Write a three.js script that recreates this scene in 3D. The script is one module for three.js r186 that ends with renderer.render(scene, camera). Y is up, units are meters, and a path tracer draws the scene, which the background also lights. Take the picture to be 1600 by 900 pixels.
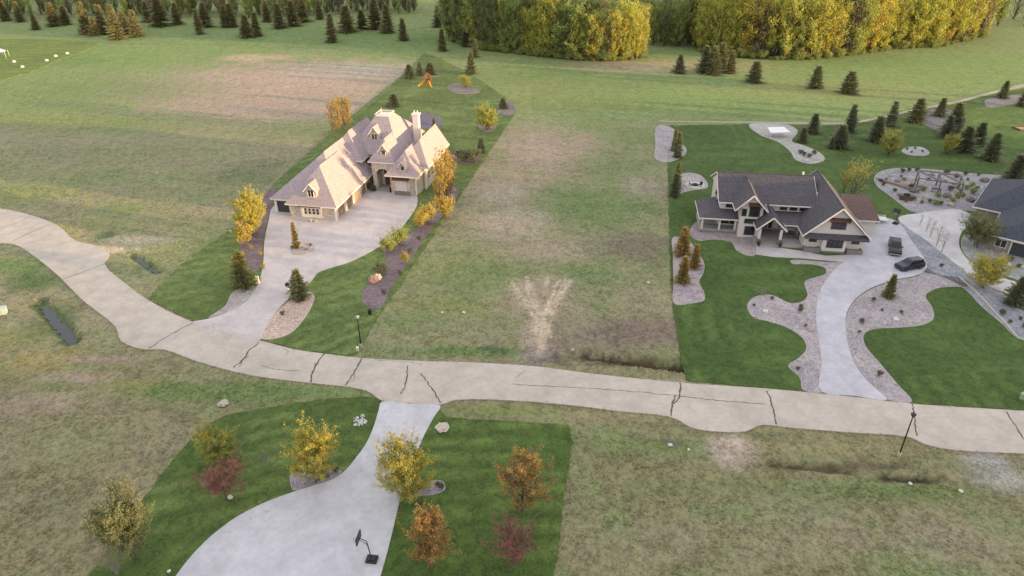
import * as THREE from 'three';
import { mergeGeometries } from 'three/addons/utils/BufferGeometryUtils.js';
import { TessellateModifier } from 'three/addons/modifiers/TessellateModifier.js';
import { createNoise2D } from 'simplex-noise';

// ---------- camera, sky, sun, exposure ----------
const scene = new THREE.Scene();
const camera = new THREE.PerspectiveCamera(44.5, 16 / 9, 1, 6000);
camera.position.set(0, 55, 0);
camera.rotation.set(THREE.MathUtils.degToRad(-29.4), 0, 0);

const SUN = new THREE.Vector3(0.96, 0.0, 0.28).normalize().multiplyScalar(Math.cos(0.0785)).setY(Math.sin(0.0785));
{
  const W = 512, Hh = 256, d = new Float32Array(W * Hh * 4);
  for (let j = 0; j < Hh; j++) for (let i = 0; i < W; i++) {
    const el = ((j + 0.5) / Hh - 0.5) * Math.PI, az = ((i + 0.5) / W - 0.5) * 2 * Math.PI;
    const s = Math.max(0, Math.sin(el)), c = Math.cos(el);
    const dot = Math.max(0, c * Math.cos(az) * SUN.x + c * Math.sin(az) * SUN.z + Math.sin(el) * SUN.y);
    const k = Math.pow(1 - s, 4), g = Math.pow(dot, 8) * 0.35;
    const o = (j * W + i) * 4;
    d[o] = 0.56 + 0.10 * k + g * 0.9; d[o + 1] = 0.562 + 0.05 * k + g * 0.55; d[o + 2] = 0.592 - 0.02 * k + g * 0.25; d[o + 3] = 1;
  }
  const sky = new THREE.DataTexture(d, W, Hh, THREE.RGBAFormat, THREE.FloatType);
  sky.mapping = THREE.EquirectangularReflectionMapping; sky.magFilter = sky.minFilter = THREE.LinearFilter; sky.needsUpdate = true;
  scene.background = sky; scene.environment = sky;
}
const sun = new THREE.DirectionalLight(new THREE.Color().setRGB(1, 0.69, 0.33), 5);
sun.position.copy(SUN).multiplyScalar(600).add(new THREE.Vector3(0, 0, -150));
sun.target.position.set(0, 0, -150);
sun.castShadow = true; sun.shadow.radius = 2.5; sun.shadow.mapSize.set(4096, 4096);
Object.assign(sun.shadow.camera, { left: -450, right: 450, top: 200, bottom: -200, near: 1, far: 1500 });
scene.add(sun, sun.target);
const renderer = new THREE.WebGLRenderer({ antialias: true });
renderer.toneMapping = THREE.LinearToneMapping;
renderer.toneMappingExposure = 2.05;
renderer.shadowMap.enabled = true;

// ---------- helpers ----------
function rng(a) { return () => { a = (a + 0x6d2b79f5) | 0; let t = Math.imul(a ^ (a >>> 15), 1 | a); t = (t + Math.imul(t ^ (t >>> 7), 61 | t)) ^ t; return ((t ^ (t >>> 14)) >>> 0) / 4294967296; }; }
const nz = createNoise2D(rng(7)), nz2 = createNoise2D(rng(19));
const fbm = (x, y, o = 4) => { let s = 0, a = 0.5; for (let i = 0; i < o; i++) { s += a * nz(x, y); x = x * 2.03 + 11.3; y = y * 2.03 - 7.7; a *= 0.5; } return s; };
const sm = (a, b, x) => { const t = Math.min(1, Math.max(0, (x - a) / (b - a))); return t * t * (3 - 2 * t); };
const V = (x, y, z) => new THREE.Vector3(x, y, z);
const C = (h) => new THREE.Color(h);
const used = new Map();
function numbered(n) { const k = used.get(n) || 0; used.set(n, k + 1); return k ? n + '_' + String(k).padStart(3, '0') : n; }
function tag(o, label, category, group, kind) { o.userData.label = label; if (category) o.userData.category = category; if (group) o.userData.group = group; if (kind) o.userData.kind = kind; return o; }
function thing(name, label, category, x = 0, z = 0, turn = 0, group, y = 0) {
  const o = new THREE.Group(); o.name = numbered(name); o.position.set(x, y, z); o.rotation.y = turn; scene.add(o); return tag(o, label, category, group);
}
function part(name, g, m, parent) { const o = new THREE.Mesh(g, m); o.name = name; o.castShadow = o.receiveShadow = true; parent.add(o); return o; }
function structure(name, label, g, m) { const o = part(numbered(name), g, m, scene); o.userData = { label, kind: 'structure' }; return o; }
function copyOf(o, label, group, x, z, turn, sx = 1, sy = 1, y = 0) {
  const c = o.clone(); c.name = numbered(o.userData.base || o.name); c.userData = { category: o.userData.category, label, group };
  if (!group) delete c.userData.group;
  c.position.set(x, y, z); c.rotation.y = turn; c.scale.set(sx, sy, sx); scene.add(c); return c;
}
const M = (color, roughness = 0.8, o = {}) => new THREE.MeshStandardMaterial({ color, roughness, ...o });
const box = (x0, x1, y0, y1, z0, z1) => new THREE.BoxGeometry(Math.abs(x1 - x0), Math.abs(y1 - y0), Math.abs(z1 - z0)).translate((x0 + x1) / 2, (y0 + y1) / 2, (z0 + z1) / 2);
const clean = (g) => { g = g.index ? g.toNonIndexed() : g; for (const k of Object.keys(g.attributes)) if (!['position', 'normal', 'uv'].includes(k)) g.deleteAttribute(k); return g; };
const merge = (list) => mergeGeometries(list.map(clean));
function bar(a, b, r0, r1 = r0, n = 6) {
  const d = b.clone().sub(a), g = new THREE.CylinderGeometry(r1, r0, d.length(), n, 1);
  g.applyQuaternion(new THREE.Quaternion().setFromUnitVectors(V(0, 1, 0), d.clone().normalize()));
  return g.translate((a.x + b.x) / 2, (a.y + b.y) / 2, (a.z + b.z) / 2);
}
// grain texture: fn(u, v in metres) -> [r, g, b] in 0..255, wraps over `size` metres
function texture(px, size, fn, srgb = true) {
  const d = new Uint8Array(px * px * 4);
  for (let j = 0; j < px; j++) for (let i = 0; i < px; i++) {
    const c = fn(i / px, j / px), o = (j * px + i) * 4;
    d[o] = Math.max(0, Math.min(255, c[0])); d[o + 1] = Math.max(0, Math.min(255, c[1])); d[o + 2] = Math.max(0, Math.min(255, c[2])); d[o + 3] = 255;
  }
  const t = new THREE.DataTexture(d, px, px); t.wrapS = t.wrapT = THREE.RepeatWrapping; t.magFilter = THREE.LinearFilter; t.minFilter = THREE.LinearMipmapLinearFilter;
  t.generateMipmaps = true; t.repeat.set(1 / size, 1 / size); if (srgb) t.colorSpace = THREE.SRGBColorSpace; t.needsUpdate = true; return t;
}
// tileable value noise with f cells per tile
function tile(seed) {
  const r = rng(seed), T = Array.from({ length: 4096 }, () => r());
  return (u, v, f) => {
    const x = u * f, y = v * f, xi = Math.floor(x), yi = Math.floor(y), a = x - xi, b = y - yi, s = a * a * (3 - 2 * a), t = b * b * (3 - 2 * b);
    const q = (i, j) => T[(((i % f) + f) % f * 57 + ((j % f) + f) % f * 131 + f * 17) & 4095];
    return (q(xi, yi) * (1 - s) + q(xi + 1, yi) * s) * (1 - t) + (q(xi, yi + 1) * (1 - s) + q(xi + 1, yi + 1) * s) * t;
  };
}
const tn = tile(5), tn2 = tile(77);
const grain = (lo, hi, fs) => (u, v) => { let s = 0, w = 0; fs.forEach(([f, a], i) => { s += a * (i & 1 ? tn2(u, v, f) : tn(u, v, f)); w += a; }); return lo + (hi - lo) * (s / w); };
const gGrass = grain(140, 325, [[24, 0.6], [60, 1], [150, 1], [400, 1.1]]);
const grassMap = texture(1024, 26, (u, v) => { const k = Math.min(255, gGrass(u, v)); return [k, k, k * 0.985]; });
const gLawn = grain(150, 320, [[30, 0.8], [90, 1], [260, 1]]);
const lawnMap = texture(1024, 19, (u, v) => { const k = Math.min(255, gLawn(u, v)); return [k, k, k]; });
const gRoad = grain(205, 262, [[9, 1], [30, 0.8], [170, 0.5], [500, 0.9]]);
const roadMap = texture(1024, 13, (u, v) => { const k = Math.min(255, gRoad(u, v)); return [k, k, k]; });
const gGravel = grain(60, 400, [[50, 0.3], [190, 1], [420, 1.5]]);
const gravelMap = texture(1024, 17, (u, v) => { const k = Math.min(255, gGravel(u, v)), q = tn(u, v, 333) * 26 - 13; return [k + q, k, k - q]; });
const bumpMap = texture(512, 9, (u, v) => { const k = (tn(u, v, 40) * 0.4 + tn2(u, v, 130) * 0.6) * 255; return [k, k, k]; }, false);

// flat sheet with a skirt, outline in [x, z] metres; colour per vertex from fn(x, z)
function smooth(pts, n = 5) {
  const c = new THREE.CatmullRomCurve3(pts.map(([x, z]) => V(x, 0, z)), true, 'centripetal');
  return c.getPoints(pts.length * n).slice(0, -1).map((p) => [p.x, p.z]);
}
function sheetGeometry(pts, y, { edge = 0, fn, depth = 0.4, holes = [] } = {}) {
  const toS = (p) => p.map(([x, z]) => new THREE.Vector2(x, -z));
  let sh = new THREE.Shape(toS(pts)); for (const h of holes) sh.holes.push(new THREE.Path(toS(h)));
  let g = new THREE.ShapeGeometry(sh).rotateX(-Math.PI / 2).translate(0, y, 0).toNonIndexed();
  if (edge) g = new TessellateModifier(edge, 9).modify(g);
  const p = g.attributes.position, pos = Array.from(p.array), nor = [], col = [], uv = [];
  for (let i = 0; i < p.count; i++) nor.push(0, 1, 0);
  for (const ring of [pts, ...holes]) for (let i = 0; i < ring.length; i++) {
    const a = ring[i], b = ring[(i + 1) % ring.length], dx = b[0] - a[0], dz = b[1] - a[1], l = Math.hypot(dx, dz) || 1;
    for (const [q, yy] of [[a, y], [b, y], [b, y - depth], [a, y], [b, y - depth], [a, y - depth]]) { pos.push(q[0], yy, q[1]); nor.push(dz / l, 0, -dx / l); }
  }
  for (let i = 0; i < pos.length; i += 3) { uv.push(pos[i], pos[i + 2] + pos[i + 1]); if (fn) { const c = fn(pos[i], pos[i + 2]); col.push(c[0], c[1], c[2]); } }
  const o = new THREE.BufferGeometry();
  o.setAttribute('position', new THREE.Float32BufferAttribute(pos, 3)); o.setAttribute('normal', new THREE.Float32BufferAttribute(nor, 3)); o.setAttribute('uv', new THREE.Float32BufferAttribute(uv, 2));
  if (fn) o.setAttribute('color', new THREE.Float32BufferAttribute(col, 3));
  return o;
}
const mixc = (a, b, t) => [a[0] + (b[0] - a[0]) * t, a[1] + (b[1] - a[1]) * t, a[2] + (b[2] - a[2]) * t];
const rgb = (h) => C(h).toArray();

// ---------- ground, road, lawns, beds ----------
const olive = rgb('#757a54'), dry = rgb('#7f7962'), brown = rgb('#938276'), green = rgb('#5b7040'), lush = rgb('#4f6d33'), fair = rgb('#6a7f47'), dark = rgb('#48593a'), soil = rgb('#8a7c6e'), pale = rgb('#b5a593'), shadedSoil = rgb('#3a2d22'), yellowg = rgb('#747946'), stony = rgb('#8f8d88');  // ditch brown: dark soil with the shade of the cut painted in
const ditches = [
  [...[8.78,-79.9], ...[22.81,-76.46], 1.05, 0.95], [...[-72.79,-93.2], ...[-62.06,-82.91], 1.2, 0.62], [...[-65.7,-109.14], ...[-59,-103.47], 0.7, 0.5],
  [...[28.67,-58.39], ...[36.98,-57.1], 0.55, 0.5], [...[40.07,-56.24], ...[45,-55.76], 0.5, 0.5], [...[-5.78,-81.3], ...[0,-80.05], 1.6, 0.3], [...[-49.7,-74.47], ...[-45.99,-73.64], 0.6, 0.4],
  [...[-100.15,-135.83], ...[-75.12,-117.22], 1.7, 0.3],
];
const segDist = (x, z, [ax, az, bx, bz]) => { const dx = bx - ax, dz = bz - az, t = Math.min(1, Math.max(0, ((x - ax) * dx + (z - az) * dz) / (dx * dx + dz * dz))); return Math.hypot(x - ax - dx * t, z - az - dz * t); };
function groundY(x, z) {
  let h = -0.075 + 0.055 * nz(x * 0.35, z * 0.35) * 0.6 + 0.02 * nz(x * 1.3, z * 1.3);
  for (const d of ditches) { const q = segDist(x, z, d); if (q < d[4] * 2.6) h -= d[5] * (1 - sm(d[4] * 0.35, d[4] * (1.6 + 0.35 * nz(x * 0.6, z * 0.6) + 0.35 * nz(x * 1.9, z * 1.9)), q)); }
  return h;
}
// patches of growth, bare soil and painted ditch shade: [x, z, radius x, radius z, colour, strength]
const patches = [
  // far golf grounds and the open field left of the big house
  [...[-170.95,-281.82], 62, 30, fair, 0.9], [...[-183.56,-270], 42, 14, lush, 0.75], [...[-134.98,-331.62], 95, 26, green, 0.7], [...[-116.99,-264.43], 40, 26, fair, 0.5], [...[-54.94,-315.84], 60, 30, lush, 0.75],
  [...[-73.7,-234.87], 54, 38, brown, 1], [...[-70.66,-239.37], 40, 30, rgb('#9b897c'), 0.8], [...[-79.88,-203.57], 30, 20, brown, 0.9], [...[-52.02,-203.57], 26, 18, brown, 0.8], [...[-97.19,-275.8], 16, 7, rgb('#a8907c'), 0.8], [...[-54.15,-253.87], 22, 14, rgb('#9a9285'), 0.8], [...[-77.1,-176.14], 30, 12, dry, 0.5],
  [...[-124.3,-226.28], 40, 16, green, 0.6], [...[-124.57,-190.53], 34, 9, yellowg, 0.45], [...[-98.25,-190.53], 26, 11, green, 0.65], [...[-116.84,-168.37], 24, 9, dry, 0.6], [...[-101.37,-165.91], 24, 7, green, 0.4], [...[-79.28,-138.67], 20, 7, dry, 0.45], [...[-63.15,-128.48], 12, 7, dry, 0.8],
  [...[-70.68,-158.87], 24, 10, dry, 0.6], [...[-56.33,-184.54], 20, 12, green, 0.6], [...[-99.44,-138.67], 10, 4, yellowg, 0.5], [...[-70.48,-111.39], 7, 1.6, pale, 0.8], [...[-67.79,-115.31], 7, 2.4, stony, 0.65], [...[-82.58,-122.35], 12, 3, yellowg, 0.5], [...[-74.96,-118.05], 3, 1.4, dark, 0.7],
  [...[-57.41,-150.24], 8, 9, dark, 0.5], [...[-56.84,-128.48], 10, 5, dry, 0.5],
  // vacant lot
  [...[12.03,-158.87], 19, 22, dry, 0.9], [...[8.68,-168.37], 14, 18, brown, 0.8], [...[0,-142.36], 10, 12, brown, 0.5], [...[19.06,-119.45], 12, 8, dry, 0.5], [...[16.59,-130.1], 17, 11, lush, 0.85], [...[24.97,-154.46], 12, 14, green, 0.8], [...[32.81,-176.14], 9, 9, green, 0.8], [...[13.44,-138.67], 12, 7, green, 0.5], [...[0,-123.84], 9, 9, rgb('#94897b'), 0.8], [...[-2.69,-138.67], 6, 7, rgb('#958a7c'), 0.8],
  [...[6.77,-111.39], 10, 5, brown, 0.6], [...[21.62,-112.68], 10, 6, rgb('#6a6155'), 0.8], [...[27.46,-142.36], 5, 7, rgb('#8a8074'), 0.7], [...[13.68,-101.9], 9, 4.5, green, 0.75], [...[-4.21,-101.9], 8, 6, green, 0.6], [...[-10.89,-106.48], 6, 6, yellowg, 0.35],
  [...[-10.69,-91.67], 9, 4, yellowg, 0.5], [...[-15.08,-88.01], 6, 3, green, 0.5], [...[-3.53,-80.52], 8, 1.3, lush, 0.7], [...[-8.77,-79.74], 16, 1.2, lush, 0.6], [...[3.95,-93.59], 5, 4.5, pale, 0.5], [...[4.66,-99.72], 5, 3, rgb('#8f8377'), 0.7], [...[3.82,-83.73], 2.6, 5.5, rgb('#a3958a'), 1],
  [...[3.92,-78.98], 3, 2, rgb('#7d7470'), 0.9], [...[15.33,-84.23], 13, 4.6, rgb('#776a5d'), 1], [...[15.33,-84.23], 12, 4.4, rgb('#6e6257'), 0.8], [...[4.44,-93.59], 8, 7, rgb('#857a66'), 0.7], [...[20.72,-93.59], 5, 3, dry, 0.6], [...[15.14,-78.23], 10, 0.9, shadedSoil, 0.9], [...[16.26,-77.04], 9, 0.6, shadedSoil, 0.9], [...[8.31,-73.91], 10, 0.6, yellowg, 0.4], [...[7.54,-88.01], 6, 6, dry, 0.5], [...[16.49,-73.09], 7, 0.5, rgb('#978d7e'), 0.7],
  // south verge and fields in front of the road
  [...[-84.2,-105.31], 9, 5, lush, 0.9], [...[-76.61,-99.72], 6, 4, rgb('#3f5a2c'), 0.8], [...[-70.47,-84.56], 8, 4, yellowg, 0.6], [...[-67.86,-88.01], 4, 5, dark, 0.55], [...[-64.01,-78.23], 6, 3, rgb('#8d8052'), 0.6], [...[-55.36,-78.23], 6, 1.3, soil, 0.8], [...[-56.5,-73.91], 6, 1.6, soil, 0.8],
  [...[-57.62,-68.67], 7, 3, soil, 0.7], [...[-57.27,-61.71], 6, 5, dry, 0.5], [...[-42.91,-71.22], 7, 2.2, lush, 0.75], [...[-49.2,-72.55], 4, 1.6, yellowg, 0.7], [...[-39.05,-73.91], 6, 1.2, rgb('#7c7a5c'), 0.6], [...[-25.84,-70.96], 12, 2.2, green, 1], [...[-32.98,-70.57], 8, 2.5, green, 0.8], [...[-1.56,-67.19], 9, 1.2, green, 0.7], [...[-40.86,-62.8], 5, 4, dry, 0.5], [...[-49.93,-61.71], 6, 4, olive, 0.5],
  [...[-48.17,-51.2], 6, 4, rgb('#6a6a50'), 0.5], [...[-39.71,-51.2], 4, 5, dry, 0.5], [...[0,-67.44], 8, 1.1, yellowg, 0.5], [...[11.55,-66.24], 9, 1.3, rgb('#887f60'), 0.6], [...[12.41,-61.18], 5, 1.5, green, 0.65], [...[18.87,-60.65], 4.5, 1.8, lush, 0.5], [...[19.01,-54.73], 7, 1.5, green, 0.6], [...[24.54,-60.12], 3.2, 3, rgb('#9c8f86'), 1],
  [...[25.33,-61.71], 2.4, 1.4, rgb('#a99a92'), 0.8], [...[18.36,-61.71], 1.3, 0.7, rgb('#55574c'), 0.8], [...[35.56,-60.65], 9, 1.3, rgb('#857c5c'), 0.6], [...[36.66,-54.73], 9, 1.4, green, 0.75], [...[43.66,-53.82], 8, 1.6, lush, 0.45], [...[35.16,-57.79], 9, 0.7, rgb('#4b4330'), 0.7], [...[42.65,-55.85], 4, 0.6, rgb('#3c3a28'), 0.8],
  [...[52.5,-58.59], 3, 1.6, stony, 1], [...[53.19,-55.67], 3.4, 2, stony, 0.9], [...[51,-56.62], 2.4, 1.6, rgb('#7f8378'), 0.8], [...[25.26,-48.73], 9, 4, dry, 0.6], [...[12.38,-47.17], 8, 4, dry, 0.5], [...[40.24,-47.17], 9, 4, rgb('#877c6c'), 0.6], [...[29.6,-52.05], 5, 2.5, rgb('#6f7757'), 0.5], [...[6.65,-52.93], 3, 5, dry, 0.6],
  // golf grounds beyond the cart path
  [...[45.94,-259.05], 34, 10, rgb('#9b8d78'), 0.85], [...[37.44,-264.43], 26, 8, rgb('#8e8068'), 0.8], [...[73.51,-259.05], 30, 14, rgb('#8e8360'), 0.8], [...[27.37,-234.87], 60, 16, green, 0.75], [...[13.54,-253.87], 22, 18, lush, 0.6], [...[19.14,-210.68], 34, 9, yellowg, 0.7], [...[6.21,-230.51], 22, 10, yellowg, 0.6],
  [...[49.77,-210.68], 46, 12, green, 0.8], [...[69.09,-218.24], 40, 14, fair, 0.8], [...[73.23,-200.17], 30, 8, green, 0.7], [...[130.7,-244.04], 60, 30, fair, 0.9], [...[147.8,-270], 34, 12, lush, 0.6], [...[177.82,-264.43], 50, 24, fair, 0.9], [...[101.88,-226.28], 40, 14, rgb('#7c7c4c'), 0.6], [...[102.18,-203.57], 30, 6, fair, 0.7],
];
const scars = [[...[-0.21,-99.93], ...[3.1,-91.48], 0.28], [...[0.21,-99.5], ...[3.31,-88.37], 0.15], [...[1.24,-99.08], ...[3.7,-91.86], 0.20], [...[2.07,-99.72], ...[3.9,-89.09], 0.17], [...[2.51,-101.02], ...[4.22,-90], 0.29], [...[6.76,-96.38], ...[4.61,-90.18], 0.29], [...[7.02,-99.29], ...[4.74,-88.72], 0.29], [...[7.71,-100.58], ...[5.11,-90.74], 0.20], [...[7.76,-96.17], ...[5.32,-91.11], 0.32], [...[8.75,-100.58], ...[5.57,-90.18], 0.25], [...[8.51,-98.44], ...[5.64,-87.66], 0.18], [...[9.47,-100.36], ...[5.91,-89.27], 0.32], [...[3.07,-90], ...[3.1,-84.23], 0.27], [...[3.5,-88.55], ...[3.55,-84.06], 0.27], [...[3.98,-88.72], ...[3.76,-79.28], 0.36], [...[4.47,-89.09], ...[4.25,-80.67], 0.27], [...[4.92,-88.37], ...[4.7,-83.23], 0.40], [...[5.32,-86.78], ...[5.19,-83.89], 0.39], [...[5.98,-101.46], ...[5.43,-98.44], 0.22], [...[0.3,-96.17], ...[1.09,-94.57], 0.17], [...[-0.52,-99.5], ...[-0.2,-97.2], 0.19], [...[0,-99.5], ...[0.51,-97.4], 0.15], [...[3.36,-93.78], ...[3.42,-92.43], 0.20], [...[2.67,-98.66], ...[2.23,-96.78], 0.14]];
const ruts = [[...[13.87,-89.81], ...[13.42,-80.52], 0.16], [...[15.27,-88.01], ...[14.84,-80.52], 0.14], [...[12.35,-87.13], ...[11.48,-80.52], 0.16], [...[-8.64,-105.31], ...[-9.45,-98.66], 0.12], [...[-7.81,-106.01], ...[-8.61,-98.44], 0.12], [...[-9.45,-98.66], ...[-5.83,-91.67], 0.12], [...[-215.08,-308.46], ...[-170.61,-305.59], 0.9], [...[-170.61,-305.59], ...[-104.86,-300], 0.8], [...[-104.86,-300], ...[-71.91,-293.27], 0.8], [...[-71.91,-293.27], ...[-38.58,-273.45], 0.8]];
const ditchDarks = [[...[10.04,-79.28], ...[22.33,-76.6], 0.95, shadedSoil], [...[-72.79,-93.2], ...[-61.71,-82.58], 1.5, rgb('#4a5a35')], [...[-65.7,-109.14], ...[-58.79,-103.24], 0.9, rgb('#4a5a35')], [...[28.88,-58.39], ...[36.63,-57.1], 0.4, rgb('#4b4330')], [...[40.41,-56.24], ...[44.66,-55.76], 0.4, rgb('#3c3a28')], [...[-4,-81.15], ...[-1.32,-80.52], 0.9, dark]];  // dark lines along the ditches; shade in the roadside cut is painted in
const rgb70 = rgb('#71694f');
function fieldColour(x, z) {
  const n1 = fbm(x * 0.02, z * 0.02), n2 = fbm(x * 0.09 + 40, z * 0.09), n3 = fbm(x * 0.33, z * 0.33 + 9, 4), n4 = nz2(x * 1.1, z * 1.1);
  let c = mixc(olive, dry, sm(-0.5, 0.65, n1 + n2 * 0.6));
  c = mixc(c, green, 0.5 * sm(0.05, 0.55, n2 - n1 * 0.4 + n3 * 0.3));
  c = mixc(c, rgb70, 0.6 * sm(-88, -70, z) * sm(-0.5, 0.3, n1 - n2 + 0.4));
  c = mixc(c, fair, 0.65 * sm(-178, -200, z) * sm(-0.6, 0.1, n1 + 0.4));
  for (const [px, pz, rx, rz, col, s] of patches) {
    const dx = (x - px) / rx, dz = (z - pz) / rz; if (dx * dx + dz * dz > 4) continue;
    const q = Math.hypot(dx, dz) + n2 * 0.5 + n3 * 0.2;
    const t = s * (col === lush || col === green ? 0.78 : 1) * (1 - sm(0.2, 1.4, q)); if (t > 0) c = mixc(c, col, t);
  }
  for (const d of scars) { const q = segDist(x, z, d); if (q < d[4] * 3) c = mixc(c, pale, 0.62 * (1 - sm(0.2, 1.5, q / d[4] + n3 * 1.5 + n4 * 0.9))); }
  for (const d of ruts) { const q = segDist(x, z, d); if (q < d[4] * 3) c = mixc(c, dark, 0.42 * (1 - sm(0.4, 1.3, q / d[4] + n3 * 0.6 + n4 * 0.3))); }
  for (const d of ditchDarks) { const q = segDist(x, z, d); if (q < d[4] * 2) c = mixc(c, d[5], 0.9 * (1 - sm(0.5, 1.25, q / d[4] + n3 * 0.5 + n4 * 0.2))); }
  const k = 1.46 * (1 + 0.11 * n3 + 0.06 * n4 + 0.07 * n2), w = 0.05 * n3;
  return [c[0] * (k + w), c[1] * k, c[2] * (k - w)];
}
const grassMat = new THREE.MeshStandardMaterial({ vertexColors: true, roughness: 1, map: grassMap, bumpMap, bumpScale: 0.08 });
{
  const NX = 600, zs = []; for (let z = -24; z > -500;) { zs.push(z); z -= Math.max(0.2, Math.abs(z) * 0.0052); }
  const pos = [], col = [], uv = [], idx = [];
  zs.forEach((z, j) => {
    const w = 46 + Math.abs(z) * 0.7;
    for (let i = 0; i <= NX; i++) { const x = (i / NX * 2 - 1) * w, c = fieldColour(x, z); pos.push(x, groundY(x, z), z); col.push(...c); uv.push(x, z); if (i && j) { const a = j * (NX + 1) + i; idx.push(a, a - 1, a - NX - 2, a, a - NX - 2, a - NX - 1); } }
  });
  const g = new THREE.BufferGeometry();
  g.setAttribute('position', new THREE.Float32BufferAttribute(pos, 3)); g.setAttribute('color', new THREE.Float32BufferAttribute(col, 3)); g.setAttribute('uv', new THREE.Float32BufferAttribute(uv, 2));
  g.setIndex(idx); g.computeVertexNormals(); if (g.attributes.normal.getY(5000) < 0) { for (let i = 0; i < idx.length; i += 3) { const t = idx[i]; idx[i] = idx[i + 1]; idx[i + 1] = t; } g.setIndex(idx); g.computeVertexNormals(); }
  structure('ground', 'rough grass ground with dry and green patches', g, grassMat);
  const far = new THREE.PlaneGeometry(6000, 6000, 60, 60).rotateX(-Math.PI / 2).translate(0, -1.6, 0), q = far.attributes.position, fc = [], fu = [];
  for (let i = 0; i < q.count; i++) { const c = mixc(olive, green, 0.5 + 0.5 * nz(q.getX(i) * 0.004, q.getZ(i) * 0.004)); fc.push(...c); fu.push(q.getX(i), q.getZ(i)); }
  far.setAttribute('color', new THREE.Float32BufferAttribute(fc, 3)); far.setAttribute('uv', new THREE.Float32BufferAttribute(fu, 2));
  structure('terrain', 'grassland reaching to the horizon', far, grassMat);
}
const edgeLines = [];
const lawnMat = new THREE.MeshStandardMaterial({ vertexColors: true, roughness: 1, map: lawnMap, bumpMap, bumpScale: 0.05 });
function ragged(pts) { const o = []; pts.forEach((a, i) => { const b = pts[(i + 1) % pts.length], l = Math.hypot(b[0] - a[0], b[1] - a[1]), m = Math.max(1, Math.round(l / 0.9)); for (let k = 0; k < m; k++) { const x = a[0] + (b[0] - a[0]) * k / m, z = a[1] + (b[1] - a[1]) * k / m; o.push([x + 0.16 * nz(x * 0.5, z * 0.5) + 0.09 * nz2(x * 1.5, z * 1.5), z + 0.16 * nz(x * 0.5 + 50, z * 0.5) + 0.09 * nz2(x * 1.5 + 50, z * 1.5)]); } }); return o; }
function lawn(label, pts, y, base, alt, [sx, sz], stripe = 1.1, k = 1.36, n = 4) {
  const fn = (x, z) => {
    const n1 = fbm(x * 0.05 + y * 99, z * 0.05), n2 = fbm(x * 0.25, z * 0.25 + y * 99), s = Math.sin((x * sx + z * sz + n1 * 1.6) * Math.PI / stripe) * sm(-0.4, 0.3, n1 + n2 * 0.5);
    const c = mixc(base, alt, Math.min(1, Math.max(0, 0.42 + 0.7 * n1 + 0.35 * n2 + 0.42 * s))), q = k * (1 + 0.09 * n2 + 0.07 * s); return [c[0] * q * 1.17, c[1] * q * 1.0, c[2] * q * 0.84];
  };
  const rim = ragged(n ? smooth(pts, n) : pts); edgeLines.push(rim);
  structure('lawn', label, sheetGeometry(rim, y, { edge: 0.62, fn, depth: 0.3 }), lawnMat);
}
lawn('deep green mown lawn around the dark-roofed house', [[42.45,-186.9],[51.91,-187.5],[65.94,-188.1],[84.56,-186.9],[94.48,-189.92],[107.97,-196.22],[129.37,-209.23],[146.07,-218.24],[176.87,-234.87],[118.25,-138.67],[68.26,-66.95],[62.36,-67.44],[55.78,-67.93],[49.33,-68.67],[43.11,-69.8],[36.38,-71.09],[29.41,-72.15],[22.45,-73.23],[23.12,-81.3],[24.38,-91.67],[27.37,-108.89],[30.95,-128.48],[35.84,-154.46]], 0.02, rgb('#344d1f'), rgb('#435e2e'), [1, 0.12], 1.5, 1.36, 0);
lawn('green lawn around the pale turreted house', [[-56.31,-94.18],[-52.11,-91.3],[-47.12,-88.01],[-41.36,-85.06],[-35.13,-82.75],[-29.06,-80.21],[-21.57,-78.83],[-20.87,-81.62],[-19.43,-91.67],[-17.01,-103.24],[-12.12,-130.1],[-6.09,-161.16],[1.1,-199.5],[-1.96,-216.69],[-9.54,-236.65],[-18.18,-255.92],[-26.52,-273.45],[-34.6,-285.54],[-36.36,-255.92],[-40.75,-226.28],[-44.33,-202.2],[-48.34,-172.44],[-51.36,-144.26],[-50.89,-123.84],[-53.6,-116.12],[-55.72,-106.96],[-56.47,-98.66]], 0.02, rgb('#455c2e'), rgb('#5b7244'), [0.6, 0.8], 1.5, 1.36, 0);
lawn('mown lawn left of the foreground driveway', [[-34.95,-66],[-31.18,-67.44],[-26.84,-68.67],[-21.53,-69.67],[-16.74,-69.67],[-15.59,-67.44],[-15.23,-62.8],[-16.65,-56.62],[-22.05,-53.37],[-26.79,-49.54],[-29.47,-44.94],[-29.35,-38.94],[-39.32,-38.94],[-39.06,-43.17],[-38.52,-48.73],[-37.95,-56.14],[-36.93,-62.26]], 0.02, rgb('#3a5323'), rgb('#516838'), [0.3, 1], 1.5, 1.36);
lawn('mown lawn right of the foreground driveway', [[-9.04,-67.44],[-7.68,-66],[-3.06,-65.53],[2.28,-65.06],[6.66,-64.6],[6.98,-61.71],[6.17,-57.59],[5.26,-52.05],[4.46,-47.17],[3.88,-43.17],[3.43,-38.94],[-12.46,-38.94],[-12.33,-43.17],[-11.88,-47.94],[-11.71,-52.05],[-11.8,-56.62],[-10.4,-62.8]], 0.02, rgb('#385121'), rgb('#4e6734'), [0.05, 1], 1.3, 1.36, 0);
lawn('smooth green golf tee at the far left', [[-227.01,-314.34],[-202.39,-314.34],[-187.1,-311.37],[-171.87,-307.02],[-169.31,-288.08],[-169.26,-270],[-168.01,-251.85],[-170.73,-238.46],[-172.47,-231.37]], 0.02, rgb('#536b32'), rgb('#62783e'), [0.2, 1], 3, 1.36, 0);
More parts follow.
